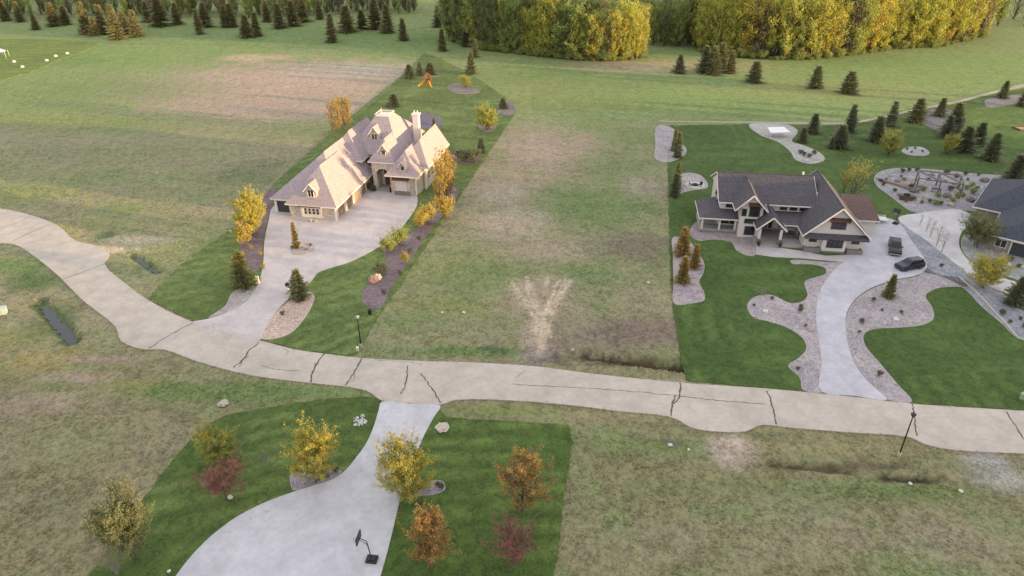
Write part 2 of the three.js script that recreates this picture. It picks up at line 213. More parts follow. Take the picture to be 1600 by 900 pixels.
lawn('round back lawn within the neighbour garden', [[128.16,-200.17],[143.3,-207.07],[156.98,-204.96],[141.09,-176.14],[125.69,-167.38],[117.62,-172.44],[116.22,-181.67]], 0.034, rgb('#435e2a'), rgb('#506c34'), [0.5, 0.6], 1.5);

// road and drives
const roadMat = new THREE.MeshStandardMaterial({ vertexColors: true, roughness: 0.92, map: roadMap, bumpMap, bumpScale: 0.006 });
const paver = (base, alt) => (x, z) => { const a = fbm(x * 0.06, z * 0.06 + 3), b = fbm(x * 0.4, z * 0.4), c = mixc(base, alt, Math.min(1, Math.max(0, 0.5 + 0.6 * a + 0.25 * b))), k = 1.26 * (1 + 0.03 * b); return [c[0] * k, c[1] * k, c[2] * k]; };
const roadRim = smooth([[-111.3,-132.41],[-101.86,-129.77],[-95.23,-127.22],[-85.9,-121.76],[-78.88,-115.04],[-74.09,-112.93],[-70.06,-109.63],[-68.89,-105.77],[-61.51,-98.44],[-56.42,-93.98],[-48.14,-88.19],[-41.88,-85.23],[-35.53,-82.58],[-29.99,-80.36],[-26.24,-79.44],[-19.9,-78.23],[-12.9,-77.63],[-4.28,-77.19],[4.24,-76.17],[8.41,-75.17],[14.96,-73.91],[20.58,-72.96],[24.57,-72.42],[30.92,-71.75],[36.34,-70.96],[43.11,-69.8],[49.27,-68.54],[55.71,-67.8],[62.21,-67.19],[68.1,-66.71],[62.79,-59.09],[57.47,-59.71],[52.62,-60.02],[48.93,-60.54],[47.14,-61.28],[45.9,-62.47],[39.56,-63.25],[32.4,-64.15],[29.53,-64.6],[27.31,-63.47],[23.57,-63.47],[21.1,-64.15],[19.2,-66],[13.2,-67.07],[7.85,-68.17],[0,-69.17],[-6.99,-69.29],[-8.66,-68.42],[-12.63,-68.67],[-16.18,-69.17],[-18.46,-71.22],[-26.31,-72.82],[-33.32,-74.19],[-39.04,-76.17],[-43.13,-77.93],[-48.07,-80.36],[-50.62,-80.36],[-54.72,-82.26],[-57.58,-86.26],[-66.11,-93.59],[-74.73,-101.9],[-83.39,-109.39],[-89.01,-113.46],[-91.86,-113.98],[-98.39,-113.46]], 3); edgeLines.push(roadRim);
const road = structure('road', 'pale grey asphalt road with sealed cracks', sheetGeometry(roadRim, 0.045, { edge: 1.2, fn: paver(rgb('#aea59b'), rgb('#b9b0a5')) }), roadMat);
{ // tar-sealed cracks laid on the asphalt
  const tar = M(C('#59504f'), 0.7);
  const cracks = [[[[-95.87,-120.31],[-94.24,-122.35],[-93.67,-125.66]], .12], [[[-93.32,-117.22],[-90.39,-121.18],[-89.73,-122.94]], .1], [[[-90.05,-114.78],[-89.12,-118.05],[-87.59,-121.76]], .16], [[[-73.03,-100.36],[-71.11,-103.01],[-68.9,-106.01]], .18], [[[-50.08,-80.52],[-49.16,-82.91],[-47.61,-85.74],[-46.45,-87.48]], .22], [[[-36.87,-76.03],[-36.23,-77.93],[-36.06,-80.05],[-35.38,-82.1]], .26], [[[-36.24,-76.17],[-36.11,-78.08],[-35.83,-78.83]], .14],
    [[[-25.82,-72.82],[-26.14,-74.47],[-26.03,-76.75],[-25.63,-79.44]], .28], [[[-21.24,-72.15],[-21.05,-73.23],[-20.6,-75.6],[-20.33,-78.23]], .24], [[[-13.9,-70.44],[-13.61,-72.55],[-13.87,-76.46]], .22], [[[-8.84,-68.67],[-9.65,-70.57],[-10.85,-72.82],[-11.89,-74.75]], .22], [[[-33.41,-76.6],[-31.28,-75.74],[-27.95,-75.31]], .1], [[[-31.44,-80.52],[-30.61,-79.74],[-30.88,-79.13]], .09], [[[19.1,-66.24],[19.86,-68.92],[20.49,-70.06]], .26], [[[19.92,-68.42],[20.99,-70.19],[21.6,-72.69]], .26],
    [[[0,-72.42],[8.14,-71.75],[16.13,-70.83],[20.81,-70.06]], .13], [[[20.81,-70.06],[26.15,-69.04],[31.1,-68.42]], .15], [[[32.18,-71.09],[31.97,-68.42],[31.27,-64.6]], .24], [[[59.88,-67.07],[59.57,-65.06],[58.94,-62.04]], .2], [[[49.29,-68.42],[48.36,-66.24],[46.91,-62.58]], .2], [[[0.41,-73.64],[1.26,-74.75],[1.69,-75.46]], .08], [[[-18.09,-77.78],[-13.73,-77.34],[-11.95,-76.75]], .08], [[[-26.39,-77.19],[-26.13,-76.46]], .1], [[[-20.97,-72.82],[-20.5,-73.36],[-20.69,-74.75]], .09]];
  for (const [pts, w] of cracks) {
    const c = new THREE.CatmullRomCurve3(pts.map(([x, z]) => V(x, 0, z))), n = Math.max(10, Math.round(c.getLength() * 3)), L = [], R = [], t = V(0, 0, 0);
    for (let i = 0; i <= n; i++) { const p = c.getPoint(i / n), d = c.getTangent(i / n, t), q = 0.1 * nz(p.x * 0.9, p.z * 0.9) + 0.05 * nz(p.x * 3, p.z * 3), ww = w * 0.5 * (0.75 + 0.4 * nz2(p.x * 1.7, p.z * 1.7)); const x = p.x - d.z * q, z = p.z + d.x * q; L.push([x - d.z * ww, z + d.x * ww]); R.unshift([x + d.z * ww, z - d.x * ww]); }
    part('tar_seam', sheetGeometry([...L, ...R], 0.051, { depth: 0.004 }), tar, road);
  }
}
const concMat = new THREE.MeshStandardMaterial({ vertexColors: true, roughness: 0.85, map: roadMap, bumpMap, bumpScale: 0.004 });
function drive(name, label, pts, y, a, b, n = 4) { return structure(name, label, sheetGeometry(n ? smooth(pts, n) : pts, y, { edge: 1.2, fn: paver(rgb(a), rgb(b)) }), concMat); }
drive('driveway', 'smooth pale concrete driveway curving off the road in the foreground', [[-16.06,-68.92],[-12.61,-68.54],[-8.8,-68.17],[-9.37,-66],[-10.23,-62.58],[-10.84,-59.09],[-11.47,-55.2],[-11.64,-52.49],[-11.73,-49.95],[-11.89,-46.41],[-12.22,-41.81],[-12.3,-38.03],[-31.43,-38.03],[-31.31,-41.16],[-30.98,-43.52],[-30.41,-45.81],[-29.44,-48.1],[-27.76,-50.53],[-25.18,-52.66],[-21.68,-54.55],[-19.54,-55.57],[-18.29,-56.81],[-17.39,-58.99],[-16.63,-61.5],[-16.28,-64.6],[-16.21,-67.44]], 0.06, '#b2b2b8', '#bcbbc0', 3);
drive('driveway', 'wide concrete forecourt in front of the pale turreted house', [[-46.85,-87.3],[-41.82,-85.06],[-35.53,-82.58],[-35.61,-84.9],[-35.48,-89.45],[-34.82,-93.2],[-33.54,-96.58],[-32.51,-99.72],[-32,-102.79],[-27.49,-106.72],[-23.62,-112.42],[-21.13,-118.89],[-19.55,-127.22],[-19.15,-132.41],[-20.42,-138.67],[-28.84,-151.07],[-35.39,-144.26],[-44.34,-138.67],[-47.75,-131.08],[-46.6,-123.84],[-44.44,-113.98],[-41.99,-105.31],[-40.77,-98.03],[-41.32,-92.05],[-44.31,-88.55]], 0.06, '#b3acac', '#c0b6b4');
drive('driveway', 'curving concrete driveway of the dark-roofed house', [[39.11,-70.83],[42.82,-70.06],[46.54,-69.29],[46.06,-71.75],[45.67,-74.61],[46.16,-78.98],[47.77,-84.56],[50.04,-89.81],[53.05,-93.98],[57.24,-97.61],[62.42,-100.36],[66.73,-101.9],[69.59,-104.61],[70.85,-107.92],[72.02,-114.51],[73.43,-123.54],[70.83,-125.36],[66.61,-124.75],[62.57,-116.67],[59.82,-109.39],[55.36,-105.54],[51.27,-100.58],[47.86,-95.17],[45.11,-88.9],[43.21,-82.91],[41.58,-77.48]], 0.06, '#abaab2', '#b8b6bc');
drive('walkway', 'concrete front walk of the dark-roofed house', [[43.43,-112.93],[47.16,-112.16],[50.57,-110.89],[54.29,-108.89],[59.82,-109.39],[57.71,-106.48],[54.19,-106.96],[50.06,-107.92],[45.27,-108.4],[42.47,-109.39]], 0.052, '#a8a4a6', '#b4afb0', 0);
drive('driveway', 'concrete driveway of the neighbouring house', [[74.52,-125.05],[80.35,-127.53],[88.77,-129.13],[89.3,-124.75],[83.45,-118.89],[79.22,-111.9],[78.12,-106.01],[79.72,-101.46],[83.25,-97.2],[81.61,-91.67],[77.43,-95.97],[75.57,-99.72],[75.13,-106.48],[74.91,-114.51]], 0.06, '#b2b0b2', '#bdbabb');
drive('cart_path', 'narrow pale cart path behind the gardens', [[40.53,-191.52],[43.11,-191.15],[61.41,-190.53],[78.73,-189.92],[91.86,-189.92],[104.37,-196.22],[119.6,-204.96],[135.63,-213.65],[154.86,-226.28],[181.72,-242.15],[179.26,-238.46],[153.38,-223.82],[133.99,-210.68],[118.55,-202.88],[103.49,-194.29],[91.1,-188.1],[78.08,-188.1],[61.07,-189.31],[42.91,-190.17],[40.38,-190.66]], 0.04, '#8f8b7a', '#a09b88');
// saw-cut joints in the drives
// gravel and mulch beds
const bedMat = new THREE.MeshStandardMaterial({ vertexColors: true, roughness: 1, map: gravelMap, bumpMap, bumpScale: 0.09 });
const edging = M(C('#a29d97'), 0.9);
function bed(label, pts, y, a, b, rim = true, n = 4) {
  const s = n ? smooth(pts, n) : pts, A = rgb(a), B = rgb(b);
  const o = structure('planting_bed', label, sheetGeometry(s, y, { edge: 0.9, depth: 0.3, fn: (x, z) => { const n1 = fbm(x * 0.12, z * 0.12), n2 = fbm(x * 0.7, z * 0.7), c = mixc(A, B, Math.min(1, Math.max(0, 0.5 + 0.8 * n1 + 0.5 * n2))), k = 1.5 * (1 + 0.12 * n2); return [c[0] * k, c[1] * k, c[2] * k]; } }), bedMat);
  if (rim) { const c = new THREE.CatmullRomCurve3(s.map(([x, z]) => V(x, Math.max(0, y - 0.034), z)), true); part('edging', new THREE.TubeGeometry(c, s.length * 2, 0.055, 5, true), edging, o); }
  return o;
}
bed('mauve gravel bed with three golden spruces beside the vacant lot', [[29.7,-116.67],[31.81,-115.04],[32.36,-110.89],[32.55,-106.01],[31.47,-102.34],[30.23,-99.72],[30.17,-95.97],[29.5,-93.59],[27.46,-92.82],[25.02,-92.43],[26.19,-99.72],[27.92,-108.89]], 0.04, '#8c828a', '#a39696');
bed('gravel bed with boulders beside the curving driveway', [[35.86,-92.05],[37.85,-94.77],[40.53,-95.37],[42.65,-92.82],[44.46,-93.2],[46.16,-95.17],[47.41,-99.72],[49.35,-101.02],[51.74,-102.34],[52.41,-104.61],[50.69,-105.77],[47.53,-106.01],[47.72,-107.2],[54.44,-106.48],[57.91,-106.96],[54.22,-103.24],[50.23,-98.44],[47.36,-93.59],[45.05,-88.01],[43.48,-82.91],[41.47,-76.75],[39.32,-70.96],[36.92,-71.22],[37.39,-73.91],[36.76,-76.46],[38.75,-78.23],[40.63,-80.52],[41.07,-83.23],[39.81,-85.92],[37.59,-87.66],[35.84,-88.72]], 0.034, '#8f878c', '#a39a9b');
bed('grey gravel island with a young spruce right of the driveway', [[69.38,-104.61],[70.52,-101.9],[73.19,-101.02],[73.57,-98.03],[70.51,-98.03],[67.83,-97.61],[64.55,-95.17],[63.73,-91.67],[62.2,-88.37],[59.61,-86.61],[55.55,-85.92],[52.25,-85.57],[50.19,-84.23],[49.09,-81.3],[49.2,-77.04],[49.33,-72.82],[49.38,-68.92],[46.6,-69.42],[45.77,-74.47],[46.35,-79.44],[48.12,-85.4],[50.63,-90.55],[53.62,-94.37],[57.65,-97.61],[62.53,-100.15],[66.83,-101.68]], 0.034, '#8d868a', '#a09799');
bed('blue-grey stone strip beside the driveway apron', [[73.47,-124.14],[75.18,-115.04],[75.39,-106.96],[75.78,-99.72],[77.54,-95.17],[81.61,-91.67],[74.71,-81.3],[71.55,-83.07],[71.57,-87.13],[71.41,-91.67],[71.81,-97.61],[70.28,-101.46],[67.83,-103.24],[70.02,-108.89],[71.07,-116.12]], 0.034, '#757b82', '#93939a');
bed('gravel bed along the front of the dark-roofed house', [[33.62,-120.6],[35.74,-123.54],[38.4,-122.94],[41.7,-119.45],[45.01,-117.77],[43.98,-111.39],[42.84,-109.88],[41.21,-108.89],[39.55,-110.89],[39.41,-114.51],[36.57,-115.58],[33.77,-115.04],[32.87,-117.22]], 0.034, '#85797b', '#9a8f8f');
bed('round gravel bed of the fire pit', [[36.98,-148.61],[39.47,-150.24],[41.63,-149.01],[42.29,-144.65],[41.38,-140.86],[38.68,-139.76],[36.28,-138.67],[34.11,-137.24],[35.03,-143.11]], 0.034, '#8a8587', '#a19b9b');
bed('gravel bed with spruces at the corner of the vacant lot', [[39.69,-186.9],[42.68,-184.54],[42.21,-172.44],[42.73,-167.38],[41.39,-162.56],[38.5,-158.87],[35.75,-157.08],[33.98,-158.87],[35.55,-169.37]], 0.04, '#8a8588', '#a09a9c');
bed('gravel bed around the white cover by the cart path', [[64.55,-188.1],[74.41,-187.5],[75.32,-182.24],[70.57,-172.44],[72.09,-170.39],[74.3,-164.46],[73.38,-158.87],[69.09,-156.2],[66.77,-158.87],[67.49,-164.46],[67.03,-172.44],[64.48,-177.77]], 0.034, '#94938f', '#a8a6a2');
bed('oval gravel bed with low shrubs on the back lawn', [[94.74,-165.42],[97.9,-168.37],[101.05,-168.37],[100.93,-164.46],[98.79,-162.09],[95.04,-162.56]], 0.034, '#8f9094', '#a8a8aa');
bed('large gravel garden with the pergola', [[79.79,-147],[83.06,-151.07],[87.52,-153.17],[93.13,-152.75],[99.49,-151.07],[104.31,-149.42],[109.89,-147.8],[104.81,-138.67],[98.27,-134.44],[91.95,-128.48],[88.77,-129.13],[80.35,-127.53],[78.91,-128.17],[78.42,-132.41],[78.34,-137.24],[78.19,-141.61]], 0.04, '#7f8086', '#9b9799');
bed('gravel yard in front of the neighbouring house', [[79.56,-111.9],[83.81,-118.05],[88.17,-119.45],[96.45,-113.98],[85.28,-97.2],[81.55,-101.02],[79.2,-103.24],[78.45,-106.96]], 0.034, '#7f8482', '#98989a');
bed('dark mulch border of the pale turreted house', [[-23.11,-113.46],[-21.67,-114.51],[-18.4,-118.89],[-16.67,-128.48],[-13.73,-142.36],[-11.38,-140.12],[-11.91,-132.41],[-14.57,-122.35],[-16.13,-114.51],[-17.73,-105.54],[-19.15,-97.61],[-20.28,-90.92],[-22.48,-92.43],[-23.61,-96.38],[-22.78,-99.72],[-20.98,-101.46],[-21.27,-106.01]], 0.034, '#62565c', '#7b6d73', false);
bed('pale gravel bed beside the mouth of the forecourt', [[-35.64,-83.23],[-35.74,-87.13],[-35.06,-91.3],[-33.96,-94.37],[-32.48,-96.38],[-31.07,-95.57],[-30.5,-92.43],[-30.73,-88.01],[-31.76,-84.23],[-33.83,-82.91]], 0.034, '#a8948a', '#bba69a');
bed('grey gravel wedge at the road end of the forecourt', [[-44.88,-88.55],[-43.66,-92.05],[-43.85,-96.58],[-41.21,-98.44],[-40.83,-95.97],[-41.58,-91.67],[-43.06,-89.81]], 0.034, '#8d8786', '#a29c9a');
bed('small round island in the forecourt', [[-39.04,-111.9],[-38.21,-113.46],[-36.51,-113.98],[-35.05,-112.68],[-35,-110.63],[-36.18,-109.14],[-37.8,-109.39]], 0.09, '#988c88', '#aca09a', true);
bed('dark mulch bed behind the pale turreted house', [[-51.3,-121.76],[-51.6,-131.08],[-50.58,-141.61],[-48.14,-131.08],[-46.82,-122.94],[-44.38,-112.68],[-42.53,-106.01],[-42.67,-103.01],[-45.29,-106.48],[-48.91,-113.98]], 0.034, '#5c5052', '#74666a', false);
bed('mulch bed in the back lawn beyond the pale turreted house', [[-20.71,-230.51],[-17.9,-234.87],[-13.42,-229.65],[-10.09,-223.82],[-12.39,-221.4],[-16.99,-221.4]], 0.034, '#6a6264', '#7b7274');
bed('small mulch ring under the bright willow bush', [[-8.97,-186.9],[-6.98,-189.31],[-4.49,-186.9],[-5.08,-182.81],[-6.38,-181.1],[-7.79,-182.81]], 0.034, '#6a6264', '#7b7274');
bed('dark mulch bed behind the chimney', [[-28.71,-195.57],[-25.56,-199.5],[-19.63,-194.29],[-20.14,-184.54],[-24.75,-184.54]], 0.034, '#5f5a66', '#706a74', false);
bed('dark mulch bed at the garden corner with a clipped spruce', [[-4.49,-204.96],[-1.55,-213.65],[1.11,-202.2],[0,-196.87],[-3.27,-198.18]], 0.034, '#6a6264', '#7b7274', false);
bed('dark bed with a pale boulder at the edge of the back garden', [[-15.4,-163.51],[-13.22,-165.42],[-9.24,-163.51],[-7.22,-158.87],[-9.64,-156.2],[-13.17,-157.97]], 0.034, '#5c5052', '#6a5c5c', false);
bed('small stone bed at the left bend of the foreground driveway', [[-23.75,-55.67],[-23.87,-56.62],[-23.09,-56.81],[-22.02,-56.43],[-19.56,-57.2],[-18.52,-56.91],[-19.77,-55.67],[-21.73,-54.73],[-22.94,-54.18]], 0.04, '#77707a', '#8d868c');
bed('small stone bed right of the foreground driveway', [[-11.17,-54],[-10.14,-54.37],[-8.77,-55.48],[-7.53,-55.48],[-7.1,-54.37],[-8.04,-53.64],[-9.36,-53.46],[-10.66,-53.11]], 0.04, '#77707a', '#8d868c');
bed('mulch ring around the trampoline', [[143.38,-213.65],[151.99,-218.24],[167.91,-221.4],[158.38,-207.07],[151.75,-208.51],[144,-206.37],[139.22,-204.96]], 0.04, '#6d6a6c', '#807c7c', false);
bed('dark mulch border along the back lawn of the neighbour', [[111.78,-193.02],[122.98,-203.57],[126.33,-202.2],[127.41,-196.87],[117.9,-181.67],[112.21,-176.14],[111.5,-181.67],[111.48,-186.9]], 0.034, '#5a5c62', '#6b6c72', false);

// standing water in the ditches
const waterMat = new THREE.MeshPhysicalMaterial({ color: C('#464d4c'), roughness: 0.15, transmission: 0.2, thickness: 0.3, ior: 1.33 });
for (const [pts, label, y] of [[[[-72.17,-92.82],[-70.77,-92.43],[-67.54,-89.45],[-64.64,-86.61],[-62.15,-83.89],[-60.29,-81.62],[-60.84,-80.99],[-62.97,-82.58],[-65.17,-84.9],[-67.64,-87.3],[-70.44,-90.18]], 'still grey water in the ditch beside the bend of the road', -0.54], [[[-65.37,-108.89],[-64.7,-108.89],[-62.06,-106.48],[-59.2,-103.92],[-57.87,-102.34],[-58.71,-102.57],[-61.43,-104.84],[-64.14,-107.2]], 'narrow pool of water at the mouth of the culvert', -0.42]])
  structure('ditch_water', label, sheetGeometry(smooth(pts, 6).map(([x, z]) => [x + 0.4 * nz(x * 0.55, z * 0.55) + 0.16 * nz2(x * 1.6, z * 1.6), z + 0.4 * nz(x * 0.55 + 9, z * 0.55)]), y, { depth: 0.05 }), waterMat);

// ---------- trees and shrubs ----------
class Leaves {
  constructor() { this.p = []; this.c = []; }
  tri(a, b, c, k) { this.p.push(a.x, a.y, a.z, b.x, b.y, b.z, c.x, c.y, c.z); for (let i = 0; i < 3; i++) this.c.push(k[0], k[1], k[2]); }
  blade(o, d, s, len, w, k) { this.tri(o.clone().addScaledVector(s, -w), o.clone().addScaledVector(s, w), o.clone().addScaledVector(d, len), k); }
  leaf(o, d, s, len, w, k) { const m = o.clone().addScaledVector(d, len * 0.45), t = o.clone().addScaledVector(d, len), a = m.clone().addScaledVector(s, -w), b = m.clone().addScaledVector(s, w); this.tri(o, a, t, k); this.tri(o, t, b, k); }
  build() {
    const g = new THREE.BufferGeometry(); g.setAttribute('position', new THREE.Float32BufferAttribute(this.p, 3)); g.setAttribute('color', new THREE.Float32BufferAttribute(this.c, 3)); g.computeVertexNormals(); return g;
  }
}
const barkMat = M(C('#5d4f45'), 0.95), paleBark = M(C('#9a938a'), 0.9);
const needleMat = new THREE.MeshPhysicalMaterial({ vertexColors: true, roughness: 0.85, transmission: 0.2, thickness: 0 });
const leafMat = new THREE.MeshPhysicalMaterial({ vertexColors: true, roughness: 0.75, transmission: 0.42, thickness: 0 });
const vary = (c, r, a = 0.3) => { const k = 1 + (r() - 0.5) * 2 * a, h = (r() - 0.5) * 0.12 * a * 3; return [c[0] * k * (1 + h), c[1] * k, c[2] * k * (1 - h)]; };
// spruce of unit height; width = base radius / height
function makeSpruce(seed, width, needles, dens = 1) {
  const r = rng(seed), L = new Leaves(), n = Math.round(19 * dens), root = new THREE.Group(), lean = V((r() - 0.5) * 0.03, 0, (r() - 0.5) * 0.03);
  for (let k = 0; k < n; k++) {
    const t = k / n, y = 0.05 + 0.93 * Math.pow(t, 0.95), R = width * Math.pow(1 - t, 0.88) * (0.72 + r() * 0.5) + 0.014, nb = Math.round((11 - 5.5 * t) * dens), a0 = r() * 6.28;
    for (let b = 0; b < nb; b++) {
      const a = a0 + b / nb * 6.283 + (r() - 0.5) * 0.6, len = R * (0.5 + r() * 0.75), up = -0.22 + 0.8 * t + (r() - 0.5) * 0.3, yy = y + (r() - 0.5) * 0.03;
      const d = V(Math.cos(a), up, Math.sin(a)).normalize(), side = V(-Math.sin(a), 0, Math.cos(a)), o = V(lean.x * yy, yy, lean.z * yy), st = Math.max(3, Math.round(7 * (1 - t * 0.5)));
      for (let s = 0; s < st; s++) {
        const f = 0.2 + 0.8 * (s + r() * 0.6) / st, p = o.clone().addScaledVector(d, len * f); p.y += -0.06 * len * Math.sin(f * 3.1);
        const k2 = vary(needles, r, 0.3), l = (0.034 + 0.034 * (1 - f)) * (0.8 + r() * 0.6) * (0.55 + width / 0.6), w = l * 0.3;
        for (const sg of [-1, 1]) { const q = d.clone().multiplyScalar(0.7).addScaledVector(side, sg * 0.8).add(V(0, (r() - 0.6) * 0.4, 0)).normalize(); L.blade(p, q, V(0, 0.6, 0).addScaledVector(d, 0.75).normalize(), l * 1.5, w, k2); }
        L.blade(p, d.clone().add(V(0, 0.55 * r(), 0)).normalize(), side, l * 1.6, w * 1.2, k2);
      }
    }
  }
  for (let i = 0; i < 8; i++) L.blade(V(lean.x, 0.93 + 0.008 * i, lean.z), V(Math.cos(i * 2.4) * 0.5, 1, Math.sin(i * 2.4) * 0.5).normalize(), V(1, 0, 0), 0.04, 0.006, needles);
  part('trunk', bar(V(0, -0.02, 0), V(lean.x, 0.97, lean.z), 0.017, 0.002, 6), barkMat, root);
  part('crown', L.build(), needleMat, root); root.userData = { category: 'tree', base: 'spruce_tree' }; return root;
}
// broadleaf of unit height
function makeBroadleaf(seed, o) {
  const { spread = 0.35, from = 0.16, up = 0.7, limbs = 9, twigs = 6, leaves = 7, size = 0.03, cols, bark = barkMat, stems = 1, shape = 'oval', gap = 0 } = o;
  const r = rng(seed), L = new Leaves(), wood = [], root = new THREE.Group();
  const rad = (y) => shape === 'column' ? spread * Math.pow(Math.sin(Math.PI * Math.min(1, 0.12 + 0.86 * y)), 0.5) : shape === 'cone' ? spread * (0.12 + 0.95 * Math.pow(Math.max(0, 1 - y), 0.75)) * Math.min(1, 0.45 + 4 * y) : shape === 'bush' ? spread * Math.sqrt(Math.max(0.02, 1 - Math.pow(y * 1.02 - 0.12, 2))) : spread * Math.pow(Math.sin(Math.PI * Math.min(1, 0.1 + 0.88 * Math.pow(y, 0.85))), 0.75);
  for (let st = 0; st < stems; st++) {
    const sa = r() * 6.28, so = stems > 1 ? spread * 0.35 : 0, b0 = V(Math.cos(sa) * so * 0.3, -0.02, Math.sin(sa) * so * 0.3), tp = V(Math.cos(sa) * so + (r() - .5) * .04, stems > 1 ? 0.7 + 0.25 * r() : 0.92, Math.sin(sa) * so + (r() - .5) * .04);
    const tr = 0.02 / Math.sqrt(stems); wood.push(bar(b0, tp, tr, tr * 0.15, 6));
    for (let i = 0; i < limbs; i++) {
      const f = from + (1 - from) * Math.pow((i + r() * 0.8) / limbs, 1.2), p0 = b0.clone().lerp(tp, f * 0.94), y = p0.y, a = i * 2.4 + r() * 1.2, R = rad((y - from * 0.5) / (1 - from * 0.5)) * (0.75 + r() * 0.45);
      const p1 = V(p0.x + Math.cos(a) * R, y + R * up * (0.7 + r() * 0.6), p0.z + Math.sin(a) * R); if (p1.y > 1) p1.y = 0.98 + r() * 0.03;
      wood.push(bar(p0, p1, tr * 0.45 * (1.1 - f), tr * 0.1, 4));
      for (let t = 0; t < twigs; t++) {
        const g = 0.25 + 0.75 * (t + r()) / twigs, q0 = p0.clone().lerp(p1, g), ta = r() * 6.28, tl = R * (0.3 + 0.35 * r()), q1 = q0.clone().add(V(Math.cos(ta) * tl * 0.8, tl * (up * 0.9 + (r() - 0.4)), Math.sin(ta) * tl * 0.8));
        if (t % 2 === 0) wood.push(bar(q0, q1, tr * 0.12, tr * 0.05, 3));
        if (r() < gap) continue;
        const cc = cols[Math.floor(r() * cols.length)];
        for (let k = 0; k < leaves; k++) {
          const p = q0.clone().lerp(q1, 0.2 + 0.85 * r()).add(V((r() - .5), (r() - .5), (r() - .5)).multiplyScalar(size * 2.6));
          const d = V((r() - .5) * 0.9, r() * 1.15 - 0.1, (r() - .5) * 0.9).normalize(), s = V(r() - .5, r() - .5, r() - .5).cross(d).normalize();
          L.leaf(p, d, s, size * (0.7 + r() * 0.8), size * 0.33, vary(cc, r, 0.28));
        }
      }
    }
  }
  const wg = merge(wood), cg = L.build(); const ys = Array.from({ length: cg.attributes.position.count }, (_, i) => cg.attributes.position.getY(i)).sort((a, b) => a - b), k = 1 / ys[Math.floor(ys.length * 0.993)]; wg.scale(k, k, k); cg.scale(k, k, k);
  part('trunk', wg, bark, root); part('crown', cg, leafMat, root);
  root.userData = { category: 'tree', base: o.name || 'leafy_tree' }; return root;
}
const dkSpruce = [0.2, 0.225, 0.105], blSpruce = [0.185, 0.22, 0.13], olSpruce = [0.25, 0.235, 0.095], goSpruce = [0.36, 0.255, 0.065], liSpruce = [0.23, 0.235, 0.07], gySpruce = [0.19, 0.21, 0.095];
const spruces = [makeSpruce(1, 0.31, dkSpruce), makeSpruce(2, 0.36, dkSpruce), makeSpruce(3, 0.28, blSpruce), makeSpruce(4, 0.42, dkSpruce)];
const golden = [makeSpruce(11, 0.25, goSpruce), makeSpruce(12, 0.3, goSpruce), makeSpruce(13, 0.22, [0.32, 0.25, 0.062])];
const olives = [makeSpruce(14, 0.26, olSpruce), makeSpruce(15, 0.31, olSpruce), makeSpruce(16, 0.35, olSpruce)];
const limes = [makeSpruce(21, 0.28, liSpruce), makeSpruce(22, 0.38, gySpruce)];
const rt = rng(99);
function plant(set, i, [x, z, h], label, group, w = 1) { return copyOf(set[i % set.length], label, group, x, z, rt() * 6.28, h * w * (set === spruces ? 1.28 : 1.12) * (0.82 + rt() * 0.36), h * 1.0, -0.04); }

// spruces along the far edge of the golf grounds
const farDark = [[-217.34,-338.34,6.87], [-214.83,-348.9,10.11], [-211.43,-352.56,8.52], [-187.85,-326.74,13.48], [-182.52,-323.56,7.67], [-180.48,-326.74,12.44], [-170.85,-326.74,9.83], [-158.57,-352.56,9.64], [-142.46,-345.32,10.84], [-133.52,-345.32,9.47], [-68.77,-340.06,8.53], [-62.6,-340.06,12.86], [-55.46,-329.98,12.02], [-73.81,-331.62,11.28], [-247.12,-363.96,9.9], [-237.88,-360.09,9.24], [-175.93,-360.09,9.24], [-118.32,-360.09,9.81], [-94.78,-367.92,8.83], [-100.97,-360.09,10.38]];
farDark.forEach((t, i) => plant(olives, i + 1, t, 'spruce in the loose row before the far woods', 'spruces before the far woods', 1 + 0.12 * (i % 3)));
const farGold = [[-168.75,-314.34,14.05], [-163.1,-320.43,10.96], [-164.88,-348.9,12.32], [-138.26,-326.74,10.62], [-130.24,-345.32,10.29], [-114.72,-318.89,9.12], [-111.27,-321.99,9.97], [-107.18,-341.8,11.02], [-102.9,-348.9,11.21], [-75.23,-307.02,11.57], [-46.1,-311.37,8.95]];
farGold.forEach((t, i) => plant(olives, i, t, 'spruce in the loose row before the far woods', 'spruces before the far woods', 1 + 0.1 * (i % 3)));
plant(spruces, 0, [-34.57,-345.32,9.47], 'dark spruce beside the left end of the poplar grove');
plant(olives, 0, [-27.66,-289.36,8.43], 'olive spruce on the golf grass behind the play set');
plant(spruces, 1, [-19.06,-298.63,6.69], 'dark spruce at the foot of the poplar grove');
plant(spruces, 2, [-14.15,-276.98,6.76], 'slim spruce behind another just beyond the garden boundary');
plant(spruces, 0, [-14.19,-248.87,7.47], 'slim dark spruce just beyond the garden boundary');
[[-34.61,-242.15,4.62], [-31.59,-245.95,4.68], [-28.27,-247.89,4.07]].forEach((t, i) => plant(spruces, i + 1, t, 'dark spruce in the clump beside the play set', 'spruces beside the play set', 1.25));
plant(spruces, 3, [-2.61,-204.26,2.96], 'small clipped spruce in the mulch corner of the garden', undefined, 1.3);
plant(spruces, 3, [-34.78,-206.37,3.72], 'low dark spruce on the lawn behind the pale turreted house', undefined, 1.3);
plant(spruces, 2, [-20.38,-181.67,3.56], 'small dark spruce behind the chimney of the pale turreted house');
plant(spruces, 2, [-7.43,-164.46,3.8], 'slim dark spruce beside the pale boulder bed');
plant(spruces, 0, [58.05,-249.85,6.44], 'lone dark spruce on the bare rise before the far woods');
[[67.19,-250.85,9.21], [69.13,-247.89,9.33], [73.1,-253.87,9.51]].forEach((t, i) => plant(i === 2 ? olives : spruces, i, t, 'spruce in the tight clump before the far woods', 'spruce clump before the far woods', 1.1));
